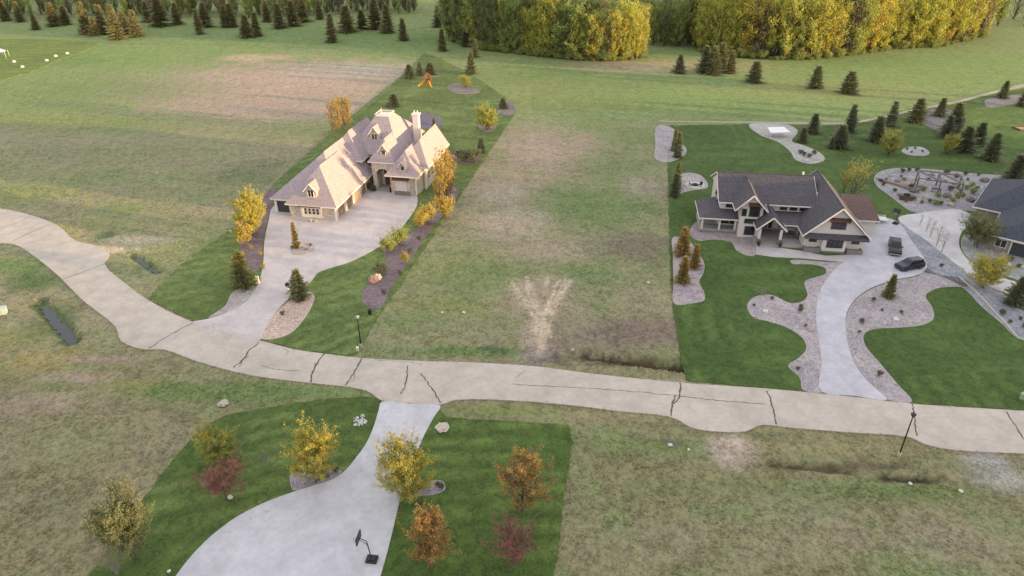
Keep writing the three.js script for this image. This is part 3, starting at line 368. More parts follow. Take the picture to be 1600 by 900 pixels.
plant(olives, 0, [75.85,-249.85,7.71], 'slim olive spruce next to the tight spruce clump');
plant(spruces, 3, [80.13,-236.65,6.78], 'broad dark spruce on the golf rise right of the clump');
plant(spruces, 3, [97.32,-228.8,7.01], 'bushy dark spruce on the fairway before the yellow poplars', undefined, 1);
plant(spruces, 1, [105.28,-222.2,6.66], 'ragged dark spruce on the fairway beside the bushy one', undefined, 1.15);
[[78.37,-179.98,5.37], [80.48,-167.87,5.91], [88.53,-181.1,7.39], [72.99,-172.44,3.92], [78.24,-167.38,2.89]].forEach((t, i) => plant(spruces, i, t, 'dark spruce in the loose group by the white cover and cart path', 'spruces by the white cover'));
[[91.75,-172.96,6.51], [101.99,-186.9,6.71], [110.71,-190.53,6.46], [120.21,-196.22,5.19]].forEach((t, i) => plant(spruces, i + 1, t, 'dark spruce in the line along the pale cart path', 'spruces along the cart path', 1.05));
[[114.79,-179.98,8.01], [111.23,-176.14,5.78], [109.67,-165.42,6.31], [115.79,-170.39,5.81], [112.18,-158.87,6.59]].forEach((t, i) => plant(spruces, i + 1, t, 'dark spruce in the mulch border of the neighbour lawn', 'spruces in the neighbour border', 1.05));
[[149.8,-215.92,5.38], [150.2,-206.37,5.2]].forEach((t, i) => plant(spruces, i, t, 'dark spruce in the mulch at the far end of the cart path', 'spruces at the end of the cart path', 1.1));
[[108.31,-143.88,6.6], [115.17,-149.42,6.76]].forEach((t, i) => plant(spruces, i, t, 'tall dark spruce behind the neighbouring house', 'spruces behind the neighbouring house', 1.05));
[[29.57,-109.39,5.34], [30.45,-104.38,4.51], [27.49,-99.5,4.85]].forEach((t, i) => plant(golden, [0, 1, 2][i], t, ['golden spruce at the house end of the mauve gravel bed', 'golden spruce on the lawn side of the mauve gravel bed', 'slimmest golden spruce, at the road end of the mauve gravel bed'][i], 'golden spruces in the mauve gravel bed', 1.0));
[[39.36,-165.42,6.16], [39.17,-160.7,6.19], [35.13,-141.61,5.55], [33.7,-136.53,5.01]].forEach((t, i) => plant(limes, i, t, 'slim yellow-green spruce along the boundary of the vacant lot', 'yellow-green boundary spruces', 0.7));
plant(limes, 0, [-42.88,-98.23,6.38], 'olive green spruce left of the forecourt entrance', undefined, 1.05);
plant(limes, 1, [-32.91,-94.18,5.15], 'broad grey-green spruce on the pale gravel beside the forecourt');
plant(golden, 2, [-38.21,-112.16,5.06], 'narrow golden column conifer in the forecourt island', undefined, 0.72);
plant(limes, 0, [58.47,-94.57,4.17], 'young yellow-green spruce in the grey gravel island', undefined, 1.15);
plant(limes, 1, [76.64,-92.43,4.89], 'broad yellow-green spruce in the neighbour front garden', undefined, 1.1);

// broadleaf trees
const ygreen = [0.37, 0.38, 0.09], yell = [0.54, 0.45, 0.06], olv = [0.21, 0.22, 0.08], lime = [0.26, 0.33, 0.08], oran = [0.48, 0.27, 0.055], rust = [0.34, 0.18, 0.08], redd = [0.31, 0.115, 0.105], greyb = [0.22, 0.2, 0.165], mid = [0.14, 0.18, 0.06];
const B = (seed, o) => makeBroadleaf(seed, o);
const willow = B(31, { spread: 0.38, from: 0.04, up: 0.75, limbs: 16, twigs: 9, leaves: 46, size: 0.025, cols: [ygreen, yell, lime], stems: 3, shape: 'bush' });
const willow2 = B(32, { spread: 0.42, from: 0.04, up: 0.8, limbs: 15, twigs: 9, leaves: 46, size: 0.025, cols: [yell, ygreen, yell], stems: 3, shape: 'bush' });
const bigLeaf = B(33, { spread: 0.40, from: 0.1, up: 0.9, limbs: 18, twigs: 9, leaves: 42, size: 0.026, cols: [olv, [0.22, 0.24, 0.09], [0.17, 0.19, 0.075]], stems: 3, shape: 'bush' });
const maple = B(34, { shape: 'cone', spread: 0.36, from: 0.16, up: 0.6, limbs: 30, twigs: 9, leaves: 42, size: 0.024, cols: [oran, [0.36, 0.23, 0.08], [0.4, 0.27, 0.07]], gap: 0.1 });
const maple2 = B(35, { shape: 'cone', spread: 0.42, from: 0.14, up: 0.6, limbs: 30, twigs: 9, leaves: 42, size: 0.024, cols: [oran, [0.38, 0.27, 0.07], [0.3, 0.22, 0.09]], gap: 0.1 });
const redTree = B(36, { spread: 0.50, from: 0.26, up: 0.7, limbs: 22, twigs: 9, leaves: 42, size: 0.025, cols: [redd, [0.3, 0.12, 0.1]], shape: 'bush', name: 'red_leaf_tree' });
const bareBush = B(37, { spread: 0.36, from: 0.06, up: 1.4, limbs: 10, twigs: 8, leaves: 4, size: 0.03, cols: [greyb, olv], stems: 6, shape: 'bush', bark: paleBark, gap: 0.4, name: 'bare_shrub' });
const column = B(38, { spread: 0.16, from: 0.05, up: 2.2, limbs: 22, twigs: 8, leaves: 12, size: 0.028, cols: [oran, [0.3, 0.2, 0.05], yell], shape: 'column', name: 'columnar_poplar' });
const column2 = B(39, { spread: 0.14, from: 0.05, up: 2.4, limbs: 20, twigs: 8, leaves: 10, size: 0.028, cols: [[0.2, 0.14, 0.06], oran, olv], shape: 'column', name: 'columnar_poplar', gap: 0.1 });
const shrub = B(40, { spread: 0.55, from: 0.05, up: 0.8, limbs: 10, twigs: 8, leaves: 12, size: 0.075, cols: [lime, ygreen], stems: 3, shape: 'bush', name: 'shrub' });
const goldShrub = B(41, { spread: 0.42, from: 0.05, up: 1.2, limbs: 10, twigs: 8, leaves: 12, size: 0.06, cols: [oran, yell, ygreen], stems: 3, shape: 'bush', name: 'shrub' });
const darkShrub = B(42, { spread: 0.6, from: 0.05, up: 0.8, limbs: 9, twigs: 7, leaves: 11, size: 0.085, cols: [mid, [0.13, 0.15, 0.065], [0.16, 0.12, 0.08]], stems: 3, shape: 'bush', name: 'shrub' });
const wispy = B(43, { spread: 0.34, from: 0.1, up: 1.7, limbs: 14, twigs: 7, leaves: 8, size: 0.032, cols: [ygreen, yell], stems: 2, shape: 'bush', gap: 0.3 });
const sapling = B(44, { spread: 0.13, from: 0.15, up: 2.2, limbs: 10, twigs: 5, leaves: 3, size: 0.035, cols: [rust, olv, greyb], shape: 'column', bark: paleBark, gap: 0.4, name: 'sapling' });
const put = (proto, [x, z, h], label, group, w = 1) => copyOf(proto, label, group, x, z, rt() * 6.28, h * w, h, -0.03);
put(willow, [-32.07,-58.39,4.58], 'rounded yellow-green tree on the lawn beside the dark red one', undefined, 1.1);
put(redTree, [-29.58,-52.75,4.88], 'dark red-leaved tree on the left foreground lawn', undefined, 1.15);
put(willow2, [-21.14,-55.38,7.01], 'full yellow tree in the stone bed at the driveway bend', undefined, 0.85);
put(bigLeaf, [-35.63,-45.52,8.01], 'large olive tree at the field edge of the left foreground lawn', undefined, 0.72);
put(bareBush, [-36.49,-43.8,4.09], 'leafless grey shrub at the foot of the large olive tree');
put(bareBush, [-26.93,-57.79,2.04], 'small leafless shrub on the left foreground lawn');
put(willow2, [-10.52,-53.11,6.83], 'wide yellow willow leaning over the right driveway edge', undefined, 1.0);
put(maple, [-7.55,-44.65,7.35], 'narrow orange maple on the right foreground lawn', undefined, 0.85);
put(maple2, [1.04,-51.37,7.27], 'broad orange maple on the right foreground lawn', undefined, 0.95);
put(redTree, [0.12,-44.94,4.77], 'red-leaved tree on the right foreground lawn', undefined, 1.1);
put(willow, [-6.6,-182.81,6.27], 'bright yellow-green bush in the mulch ring of the back lawn', undefined, 1.1);
put(willow, [-15.07,-229.65,3.64], 'yellow-green bush in the mulch bed near the play set', undefined, 1.2);
put(wispy, [70.16,-135.83,7.7], 'wispy yellow-green tree behind the dark-roofed house', undefined, 1.3);
put(wispy, [69.6,-138.67,5.34], 'smaller wispy tree behind the dark-roofed house');
put(willow, [90.14,-162.56,5.78], 'pale green bush on the lawn right of the spruces', undefined, 1.05);
put(willow, [104.75,-163.51,4.72], 'pale green bush beside the neighbour mulch border');
put(bigLeaf, [82.23,-112.42,5.91], 'round light green tree at the corner of the neighbouring house', undefined, 1.25);
put(willow2, [74.66,-97.61,5.47], 'pale yellow tree between the neighbour drive and the gravel strip', undefined, 1.15);
put(willow2, [-48.07,-117.77,8.28], 'sunlit orange-yellow tree in the mulch behind the garages', undefined, 0.85);
put(goldShrub, [-47.45,-112.68,4.34], 'orange shrub below the sunlit tree behind the garages');
[[-46.21,-178.87,8.3], [-45.35,-181.1,9.03], [-44.2,-182.81,8.92], [-43.6,-185.72,7.85]].forEach((t, i) => put(i % 2 ? column : column2, t, 'tall columnar poplar in the tight group behind the garages', 'columnar poplars behind the garages', 1.0));
[[-14.38,-131.08,10.13], [-13.36,-134.44,10.82], [-12.82,-137.59,8.71]].forEach((t, i) => put(column, t, 'orange columnar poplar at the side wall of the pale house', 'columnar poplars at the side wall', 0.95));
[[-12.83,-124.75,4.74], [-15.91,-122.35,4.17], [-17.1,-120.02,3.87]].forEach((t) => put(goldShrub, t, 'golden upright shrub in the mulch border', 'golden shrubs in the mulch border'));
[[-20.06,-112.93,3.49], [-21.61,-110.38,3.2]].forEach((t) => put(shrub, t, 'round lime green shrub at the forecourt edge', 'lime shrubs at the forecourt edge', 0.9));
put(goldShrub, [-18.01,-106.01,2.17], 'small orange shrub in the mulch border');
put(darkShrub, [-21.65,-102.34,1.9], 'brown shrub behind the two-tone boulder', undefined, 1.4);
[[-30.09,-140.12,1.72], [-29.22,-139.03,1.28]].forEach((t) => put(darkShrub, t, 'dark clipped shrub in the entrance court', 'shrubs in the entrance court'));
[[-11.08,-157.97,2.47], [-9.26,-157.53,3.08], [-12.75,-160.7,1.88]].forEach((t) => put(darkShrub, t, 'dark reddish shrub in the bed with the pale boulder', 'shrubs by the pale boulder', 1.2));
[[77.07,-121.76,2.35], [76.8,-118.89,3.09], [76.37,-116.67,3.55], [75.58,-112.93,3.98], [75.13,-110.38,3.93]].forEach((t) => put(sapling, t, 'thin young sapling in the row beside the neighbour drive', 'saplings beside the neighbour drive', 1.3));
put(bareBush, [39.03,-95.37,1.37], 'tuft of pale grass on the rim of the boulder bed', undefined, 1.8);
// low shrubs scattered in the gravel beds
[[36.84,-92.05], [40.19,-93.98], [43.75,-91.48], [43.25,-90.36], [42.53,-86.26], [37.65,-75.6], [55.65,-93.59], [51.08,-87.13], [55.64,-90.55], [58.17,-89.81], [72.08,-104.84], [47.8,-74.33], [49.6,-84.56]].forEach(([x, z], i) => put(darkShrub, [x, z, 0.45 + 0.12 * (i % 4)], 'small dull green shrub in the gravel beside the curving driveway', 'small shrubs beside the curving driveway'));
[[81.6,-145.43], [80.13,-144.65], [79.63,-142.36], [87.56,-150.24], [85.9,-147.4], [82.82,-132.41], [86.35,-131.74], [100.71,-148.61], [99.48,-145.43], [103.32,-148.2], [89.4,-151.07], [91.13,-151.07], [79.92,-133.08], [90.82,-145.43], [80.35,-138.67]].forEach(([x, z], i) => put(darkShrub, [x, z, 0.6 + 0.15 * (i % 4)], 'low dull green shrub in the large gravel garden', 'shrubs in the gravel garden'));
[[94.06,-138.67], [96.22,-140.12], [96.13,-137.59], [93.15,-135.83], [98.15,-141.61], [91.44,-135.13], [98.39,-140.12], [89.4,-133.08]].forEach(([x, z], i) => put(shrub, [x, z, 0.9 + 0.2 * (i % 3)], 'low green shrub between the pergola and the neighbouring house', 'green shrubs by the pergola', 1.1));
[[96.46,-166.4], [96.36,-163.98], [99.23,-164.46], [98.73,-166.89]].forEach(([x, z]) => put(darkShrub, [x, z, 0.6], 'low shrub in the oval bed', 'shrubs in the oval bed'));
[[69.73,-162.09], [70.45,-160.7], [72.53,-163.03], [69.32,-163.51]].forEach(([x, z]) => put(darkShrub, [x, z, 1.0], 'dark shrub in the bed near the white cover', 'shrubs near the white cover', 1.2));
[[74.83,-88.01], [74.07,-85.92], [72.97,-89.45], [72.78,-87.13], [82.46,-106.01], [85,-106.96], [81.44,-103.24], [84.84,-104.61], [79.74,-104.15]].forEach(([x, z], i) => put(darkShrub, [x, z, 0.6 + 0.2 * (i % 3)], 'dark shrub in the neighbour stone garden', 'shrubs in the neighbour stone garden'));
[[-35.91,-112.93], [-38.82,-111.9], [-34.24,-89.45], [-7.89,-54.92], [-7.45,-54.55], [-19.24,-57.01], [-19.9,-56.24], [-10.39,-53.64]].forEach(([x, z], i) => put(darkShrub, [x, z, 0.45 + 0.1 * (i % 3)], ['small dull green shrub in the round forecourt island', 'small dull green shrub in the round forecourt island', 'tiny shrub on the pale gravel by the forecourt', 'dark shrub in the stone bed right of the foreground driveway', 'dark shrub in the stone bed right of the foreground driveway', 'brown shrub in the stone bed at the driveway bend', 'brown shrub in the stone bed at the driveway bend', 'dark shrub under the yellow willow'][i], ['forecourt island shrubs', 'forecourt island shrubs', null, 'right stone bed shrubs', 'right stone bed shrubs', 'bend bed shrubs', 'bend bed shrubs', null][i], 1.2));
[[-41.53,-104.15], [-43.43,-108.89], [-46.53,-108.89], [-46.01,-111.39], [-17.88,-110.13], [-16.8,-115.31], [-18.31,-101.9], [-20.05,-95.57]].forEach(([x, z], i) => put(i < 4 ? goldShrub : darkShrub, [x, z, 0.9], i < 4 ? 'straggly shrub in the mulch left of the forecourt' : 'low shrub in the dark mulch border along the vacant lot', i < 4 ? 'shrubs left of the forecourt' : 'shrubs in the mulch border along the vacant lot'));

// woods
const pop = (seed, cols, s = 0.15, gap = 0, extra = {}) => B(seed, { spread: s, from: 0.03, up: 1.5, limbs: 30, twigs: 8, leaves: 18, size: 0.021, cols, shape: 'column', bark: barkMat, name: 'poplar', gap, ...extra });
const yelF = [0.58, 0.55, 0.07], ygrF = [0.44, 0.50, 0.09];  // young-leaf yellows raised, with low sunlight put into the colour
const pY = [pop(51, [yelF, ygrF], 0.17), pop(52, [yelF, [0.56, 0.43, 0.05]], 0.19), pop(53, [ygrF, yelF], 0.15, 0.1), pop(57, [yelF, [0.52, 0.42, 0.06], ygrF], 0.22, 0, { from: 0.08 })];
const pG = [pop(54, [[0.36, 0.43, 0.09], [0.3, 0.37, 0.09]], 0.17), pop(55, [[0.28, 0.36, 0.09], [0.36, 0.42, 0.09]], 0.19), pop(56, [olv, [0.15, 0.2, 0.06]], 0.2)];
const pB = [pop(58, [greyb, olv], 0.2, 0.55, { leaves: 5 }), pop(59, [greyb, [0.17, 0.15, 0.12]], 0.24, 0.5, { leaves: 5 }), pop(60, [olv, greyb, mid], 0.26, 0.2)];
const back = new Map();
function rowOf(line, n, rows, gapBack, pick, label, group, hf, solo = 2) {
  const c = new THREE.CatmullRomCurve3(line.map(([x, z]) => V(x, 0, z)));
  for (let k = 0; k < rows; k++) for (let i = 0; i < n; i++) {
    const t = (i + 0.5 * (k & 1) + (rt() - 0.5) * 0.7) / n, p = c.getPoint(Math.min(1, Math.max(0, t)));
    p.z -= gapBack * (k + (rt() - 0.5) * 0.5); const h = hf(t, k) * (0.82 + rt() * 0.5), [set, j] = pick(t, k);
    if (k >= solo) { const key = set[j % set.length]; if (!back.has(key)) back.set(key, []); back.get(key).push([p.x, p.z, h, 1.0 + rt() * 0.4, rt() * 6.28]); continue; }
    copyOf(set[j % set.length], label(set), group(set), p.x, p.z, rt() * 6.28, h * (0.9 + rt() * 0.35), h * (0.9 + 0.25 * rt()), -0.1);
  }
}
rowOf([[-26.69,-312.85],[-14.24,-295.93],[0,-285.54],[19.36,-274.62],[38.29,-271.14],[50.25,-276.98]], 46, 4, 3.8, (t, k) => (rt() < 0.12 + 0.75 * t * t - 0.05 * k ? [pY, Math.floor(rt() * 4)] : [pG, Math.floor(rt() * 3)]),  // yellow share rises to the right, painting in the sunlit end
  (s) => s === pY ? 'poplar with low sunlight put into its yellow leaf colour, packed in the dense grove beyond the vacant lot' : 'greener poplar packed in the dense grove beyond the vacant lot', (s) => s === pY ? 'yellow poplars of the dense grove' : 'green poplars of the dense grove', (t, k) => 19 - 7.5 * t * t + k * 0.8);
rowOf([[74.55,-288.08],[85.7,-278.18],[108.51,-273.45],[131.31,-281.82],[160.53,-295.93],[175.64,-300],[210.14,-325.14]], 32, 4, 5, (t, k) => { const q = rt(); return q < 0.8 - 0.15 * k ? [pY, Math.floor(rt() * 4)] : q < 0.9 ? [pB, 0] : [pG, Math.floor(rt() * 3)]; },
  (s) => s === pY ? 'bright yellow poplar at the front of the right woods' : s === pB ? 'half-bare tree at the front of the right woods' : 'green poplar at the front of the right woods', (s) => s === pY ? 'yellow poplars of the right woods' : s === pB ? 'half-bare trees of the right woods' : 'green poplars of the right woods', (t, k) => 17 + 5 * sm(0.1, 0.5, t) + k * 1.2);
rowOf([[55.28,-301.38],[67.88,-298.63],[78.31,-304.18]], 9, 3, 9, (t, k) => [k < 2 ? pG : pB, Math.floor(rt() * 3)], (s) => s === pG ? 'green tree in the gap between the two groves' : 'grey bare tree in the gap between the two groves', (s) => s === pG ? 'green trees between the groves' : 'bare trees between the groves', () => 15);
rowOf([[-31.59,-367.92],[15.34,-356.29],[60.18,-348.9],[102.38,-338.34],[143.6,-331.62],[181.36,-338.34],[240.7,-348.9],[269.92,-356.29]], 30, 2, 14, (t, k) => [rt() < 0.5 ? pB : pG, Math.floor(rt() * 3)], (s) => s === pG ? 'green tree in the background woods' : 'grey half-bare tree in the background woods', (s) => s === pG ? 'green trees of the background woods' : 'half-bare trees of the background woods', () => 21, 1);
rowOf([[-277.26,-376.06],[-224.53,-374],[-178.23,-378.15],[-128.3,-374],[-92.15,-384.55],[-46.56,-388.93]], 34, 3, 9, (t, k) => [rt() < 0.45 ? pB : pG, Math.floor(rt() * 3)], (s) => s === pG ? 'green broadleaf tree behind the row of spruces' : 'grey half-bare tree behind the row of spruces', (s) => s === pG ? 'green trees behind the spruces' : 'half-bare trees behind the spruces', (t, k) => 13 + k * 1.5, 1);
// woods that only read as a mass: far behind, and the shelterbelt east of the lots that keeps the low sun off the ground
function massOf(name, label, proto, spots, o) {
  if (!o) { o = new THREE.Group(); o.name = name; scene.add(o); o.userData = { label, category: 'woods', kind: 'stuff' }; }
  for (const nm of ['trunk', 'crown']) {
    const src = proto.children.find((c) => c.name === nm), im = new THREE.InstancedMesh(src.geometry, src.material, spots.length); im.name = nm; im.castShadow = im.receiveShadow = true;
    spots.forEach(([x, z, h, w, a], i) => im.setMatrixAt(i, new THREE.Matrix4().compose(V(x, -0.3, z), new THREE.Quaternion().setFromAxisAngle(V(0, 1, 0), a), V(h * w, h, h * w)))); o.add(im); im.userData.kind = 'stuff';
  }
  return o;
}
{
  let bw; for (const [proto, spots] of back) bw = massOf('back_woods', 'crowns of the woods showing behind the front trees', proto, spots, bw);
  const far = []; for (let i = 0; i < 420; i++) far.push([-420 + 840 * rt(), -452 - 130 * rt(), 15 + 8 * rt(), 1 + 0.3 * rt(), rt() * 6.28]);
  massOf('distant_woods', 'grey-green woods behind everything', pB[2], far);
  const low = []; for (const [line, n] of [[[[-26.46,-309.91],[-14.12,-293.27],[0,-283.05],[19.22,-272.29],[38,-268.87],[50.54,-275.8]], 80], [[[73.96,-285.54],[85.04,-275.8],[107.68,-271.14],[130.28,-279.38],[159.23,-293.27],[174.19,-297.27],[208.27,-321.99]], 80]]) { const c = new THREE.CatmullRomCurve3(line.map(([x, z]) => V(x, 0, z))); for (let i = 0; i < n; i++) { const p = c.getPoint(Math.min(1, (i + rt()) / n)); low.push([p.x, p.z - 2.5 * rt(), 1.4 + 3.2 * rt() * rt(), 1.1, rt() * 6.28]); } }
  massOf('undergrowth', 'leafy undergrowth at the feet of the far poplars', shrub, low);
  const belt = []; for (let i = 0; i < 330; i++) { const s = -80 + 260 * (i + rt()) / 330, d = 176 + 22 * rt(); belt.push([46 + 0.96 * d - 0.28 * s, -113 + 0.28 * d + 0.96 * s, 16.5 + 4.6 * sm(15, 60, s) + 2.5 * rt(), 1.5, rt() * 6.28]); }
  massOf('shelterbelt', 'row of trees standing well east of the lots', pG[1], belt);
}
// tufts of rough grass over the unmown ground
{
  const L = new Leaves(), r = rng(5);
  for (let i = 0; i < 11; i++) { const a = r() * 6.28, q = 0.5 * r(); L.blade(V(Math.cos(a) * 0.3 * r(), -0.02, Math.sin(a) * 0.3 * r()), V(Math.cos(a) * q, 1, Math.sin(a) * q).normalize(), V(-Math.sin(a), 0, Math.cos(a)), 0.5 + 0.5 * r(), 0.05, [1, 1, 1]); }
  const g = L.build(), n = 30000, im = new THREE.InstancedMesh(g, new THREE.MeshStandardMaterial({ vertexColors: true, roughness: 1 }), n), zone = [[[-20.87,-78.83],[-17.01,-103.24],[-12.12,-130.1],[1.09,-198.18],[39.26,-184.54],[30.57,-128.48],[23.9,-91.67],[22.14,-78.23],[21.75,-74.61],[8.53,-76.75],[4.29,-77.34],[-13.84,-78.23]], [[7.8,-67.44],[19.11,-65.53],[21.75,-63.7],[27.55,-63.03],[30.14,-64.15],[45.73,-62.15],[48.35,-60.12],[58.7,-59.4],[46.94,-39.56],[3.91,-39.56],[5.7,-54.73]], [[-92.47,-111.39],[-84.2,-108.89],[-65.09,-91.67],[-57.2,-84.56],[-49.85,-79.44],[-39.68,-75.6],[-26.11,-72.02],[-19.28,-70.44],[-31.34,-67.93],[-36.96,-66.24],[-38.86,-56.62],[-40.13,-43.52],[-50.75,-43.52]], [[-105.69,-131.74],[-90.74,-123.84],[-78.36,-114.51],[-70.04,-109.39],[-61.08,-99.72],[-56.18,-110.89],[-51.5,-123.84],[-49.22,-176.14],[-70.6,-203.57],[-105.28,-210.68],[-129.83,-190.53],[-129.4,-163.51]]];
  const inside = (x, z, P) => { let c = false; for (let i = 0, j = P.length - 1; i < P.length; j = i++) if ((P[i][1] > z) !== (P[j][1] > z) && x < (P[j][0] - P[i][0]) * (z - P[i][1]) / (P[j][1] - P[i][1]) + P[i][0]) c = !c; return c; };
  let k = 0; const mm = new THREE.Matrix4(), cc = new THREE.Color();
  for (let tries = 0; k < n && tries < 900000; tries++) {
    const z = -38 - 130 * Math.pow(r(), 1.3), x = (r() * 2 - 1) * (20 + 0.72 * Math.abs(z)); if (!zone.some((P) => inside(x, z, P))) continue;
    const d = fbm(x * 0.12 + 70, z * 0.12) + 0.5 * nz2(x * 0.5, z * 0.5); if (d < -0.25 + 0.5 * r()) continue;
    const c = fieldColour(x, z), q = (1.05 + 0.4 * r()), s = 0.14 + 0.2 * r();
    im.setMatrixAt(k, mm.compose(V(x, groundY(x, z), z), new THREE.Quaternion().setFromAxisAngle(V(0, 1, 0), r() * 6.28), V(s * 1.3, s * (0.5 + 0.6 * r()), s * 1.3))); im.setColorAt(k, cc.setRGB(c[0] * q, c[1] * q * 0.98, c[2] * q * 0.9)); k++;
  }
  im.count = k; im.name = 'rough_grass';
  const eg = []; for (const e of edgeLines) for (let i = 0; i < e.length; i++) { const a = e[i], b = e[(i + 1) % e.length], l = Math.hypot(b[0] - a[0], b[1] - a[1]); for (let q = 0; q < l * 4; q++) { const t = r(), x = a[0] + (b[0] - a[0]) * t + (r() - 0.5) * 0.5, z = a[1] + (b[1] - a[1]) * t + (r() - 0.5) * 0.5; if (z < -175) continue; eg.push([x, z]); } }
  const em = new THREE.InstancedMesh(g, im.material, eg.length); eg.forEach(([x, z], i) => { const c = fieldColour(x, z), s = 0.12 + 0.16 * r(), q = 0.85 + 0.5 * r(); em.setMatrixAt(i, mm.compose(V(x, -0.03, z), new THREE.Quaternion().setFromAxisAngle(V(0, 1, 0), r() * 6.28), V(s * 1.3, s * (0.7 + 0.5 * r()), s * 1.3))); em.setColorAt(i, cc.setRGB(c[0] * q, c[1] * q, c[2] * q * 0.9)); });
  em.name = 'verge_grass'; em.castShadow = em.receiveShadow = true; em.userData = { label: 'ragged grass along the edges of the road and lawns', category: 'grass', kind: 'stuff' }; scene.add(em); im.castShadow = im.receiveShadow = true; im.userData = { label: 'tufts of rough unmown grass in the fields and the vacant lot', category: 'grass', kind: 'stuff' }; scene.add(im);
}

// ---------- houses: local axes u (along the front), height, w (towards the back) ----------
const shingle = (seed, lo, hi) => { const t = tile(seed); return texture(512, 6, (u, v) => { const row = Math.floor(v * 36), col = Math.floor(u * 20 + (row % 2) * 0.5 + (row % 5) * 0.21), e = (v * 36) % 1 < 0.14 ? -26 : 0; const k = lo + (hi - lo) * (0.6 * ((Math.sin(row * 91.7 + (col % 20) * 47.3) * 43758.5) % 1 + 1) % 1 + 0.4 * t(u, v, 90)) + e; return [k, k, k]; }); };
const shakeMap = shingle(3, 218, 255), asphaltMap = shingle(8, 190, 255);
const stoneMap = texture(512, 5, (u, v) => { const row = Math.floor(v * 22), off = (row % 3) * 0.31, col = Math.floor(u * 10 + off), k = 215 + 35 * Math.abs(Math.sin(row * 12.9 + col * 78.2) * 437 % 1) - ((v * 22) % 1 < 0.12 ? 40 : 0) + 20 * (tn(u, v, 120) - 0.5); return [k, k * 0.985, k * 0.96]; });
const stuccoMap = texture(512, 4, (u, v) => { const k = 228 + 26 * (tn(u, v, 60) * 0.5 + tn2(u, v, 200) * 0.5); return [k, k, k]; });
const shakeMat = M(C('#ae9fa2'), 0.85, { map: shakeMap, bumpMap: shakeMap, bumpScale: 0.02 });
const slateMat = M(C('#57535a'), 0.8, { map: asphaltMap, bumpMap: asphaltMap, bumpScale: 0.012 });
const slateMat2 = M(C('#454b57'), 0.8, { map: asphaltMap, bumpMap: asphaltMap, bumpScale: 0.012 });
const creamStone = M(C('#d6ccc0'), 0.9, { map: stoneMap, bumpMap: stoneMap, bumpScale: 0.02 }), creamTrim = M(C('#e6ddd2'), 0.7), glass = new THREE.MeshPhysicalMaterial({ color: C('#20242a'), roughness: 0.06, clearcoat: 1, clearcoatRoughness: 0.03 });
const stucco = M(C('#d8d2cc'), 0.9, { map: stuccoMap }), greyStone = M(C('#8b8684'), 0.9, { map: stoneMap, bumpMap: stoneMap, bumpScale: 0.03 }), darkTrim = M(C('#2e2a2b'), 0.6), fascia = M(C('#dcd6cf'), 0.6), brownWood = M(C('#5f4238'), 0.7), cedar = M(C('#5a3d33'), 0.7), deckConc = M(C('#aaa5a2'), 0.9, { map: stuccoMap });
const taupeDoor = M(C('#8d7a6a'), 0.7), darkDoor = M(C('#3d3f45'), 0.6), ironMat = M(C('#2b2b2e'), 0.5, { metalness: 0.5 });
const prism = (pts, y0, y1) => { const g = new THREE.ExtrudeGeometry(new THREE.Shape(pts.map(([u, w]) => new THREE.Vector2(u, w))), { depth: y1 - y0, bevelEnabled: false }); return g.rotateX(-Math.PI / 2).translate(0, y0, 0); };
const bx = (u0, u1, y0, y1, w0, w1) => { const g = box(u0, u1, y0, y1, -w0, -w1), p = g.attributes.position, n = g.attributes.normal, uv = g.attributes.uv; for (let i = 0; i < p.count; i++) Math.abs(n.getY(i)) > 0.5 ? uv.setXY(i, p.getX(i), p.getZ(i)) : uv.setXY(i, Math.abs(n.getX(i)) > 0.5 ? p.getZ(i) : p.getX(i), p.getY(i)); return g; };
function slab(pts, t = 0.2) { // planar roof piece, corners [u, h, w]
  let P = pts.map(([u, h, w]) => V(u, h, -w)); let n = P[1].clone().sub(P[0]).cross(P[2].clone().sub(P[0])).normalize(); if (n.y < 0) { P.reverse(); n.negate(); }
  const dn = V(0, 1, 0).addScaledVector(n, -n.y).normalize(), ac = n.clone().cross(dn).normalize(), pos = [], uv = [];
  const add = (a, b, c) => { for (const q of [a, b, c]) { pos.push(q.x, q.y, q.z); uv.push(q.dot(ac), q.dot(dn)); } };
  const Q = P.map((p) => p.clone().addScaledVector(n, -t));
  for (let i = 1; i < P.length - 1; i++) { add(P[0], P[i], P[i + 1]); add(Q[0], Q[i + 1], Q[i]); }
  for (let i = 0; i < P.length; i++) { const j = (i + 1) % P.length; add(P[i], Q[i], Q[j]); add(P[i], Q[j], P[j]); }
  const g = new THREE.BufferGeometry(); g.setAttribute('position', new THREE.Float32BufferAttribute(pos, 3)); g.setAttribute('uv', new THREE.Float32BufferAttribute(uv, 2)); g.computeVertexNormals(); return g;
}
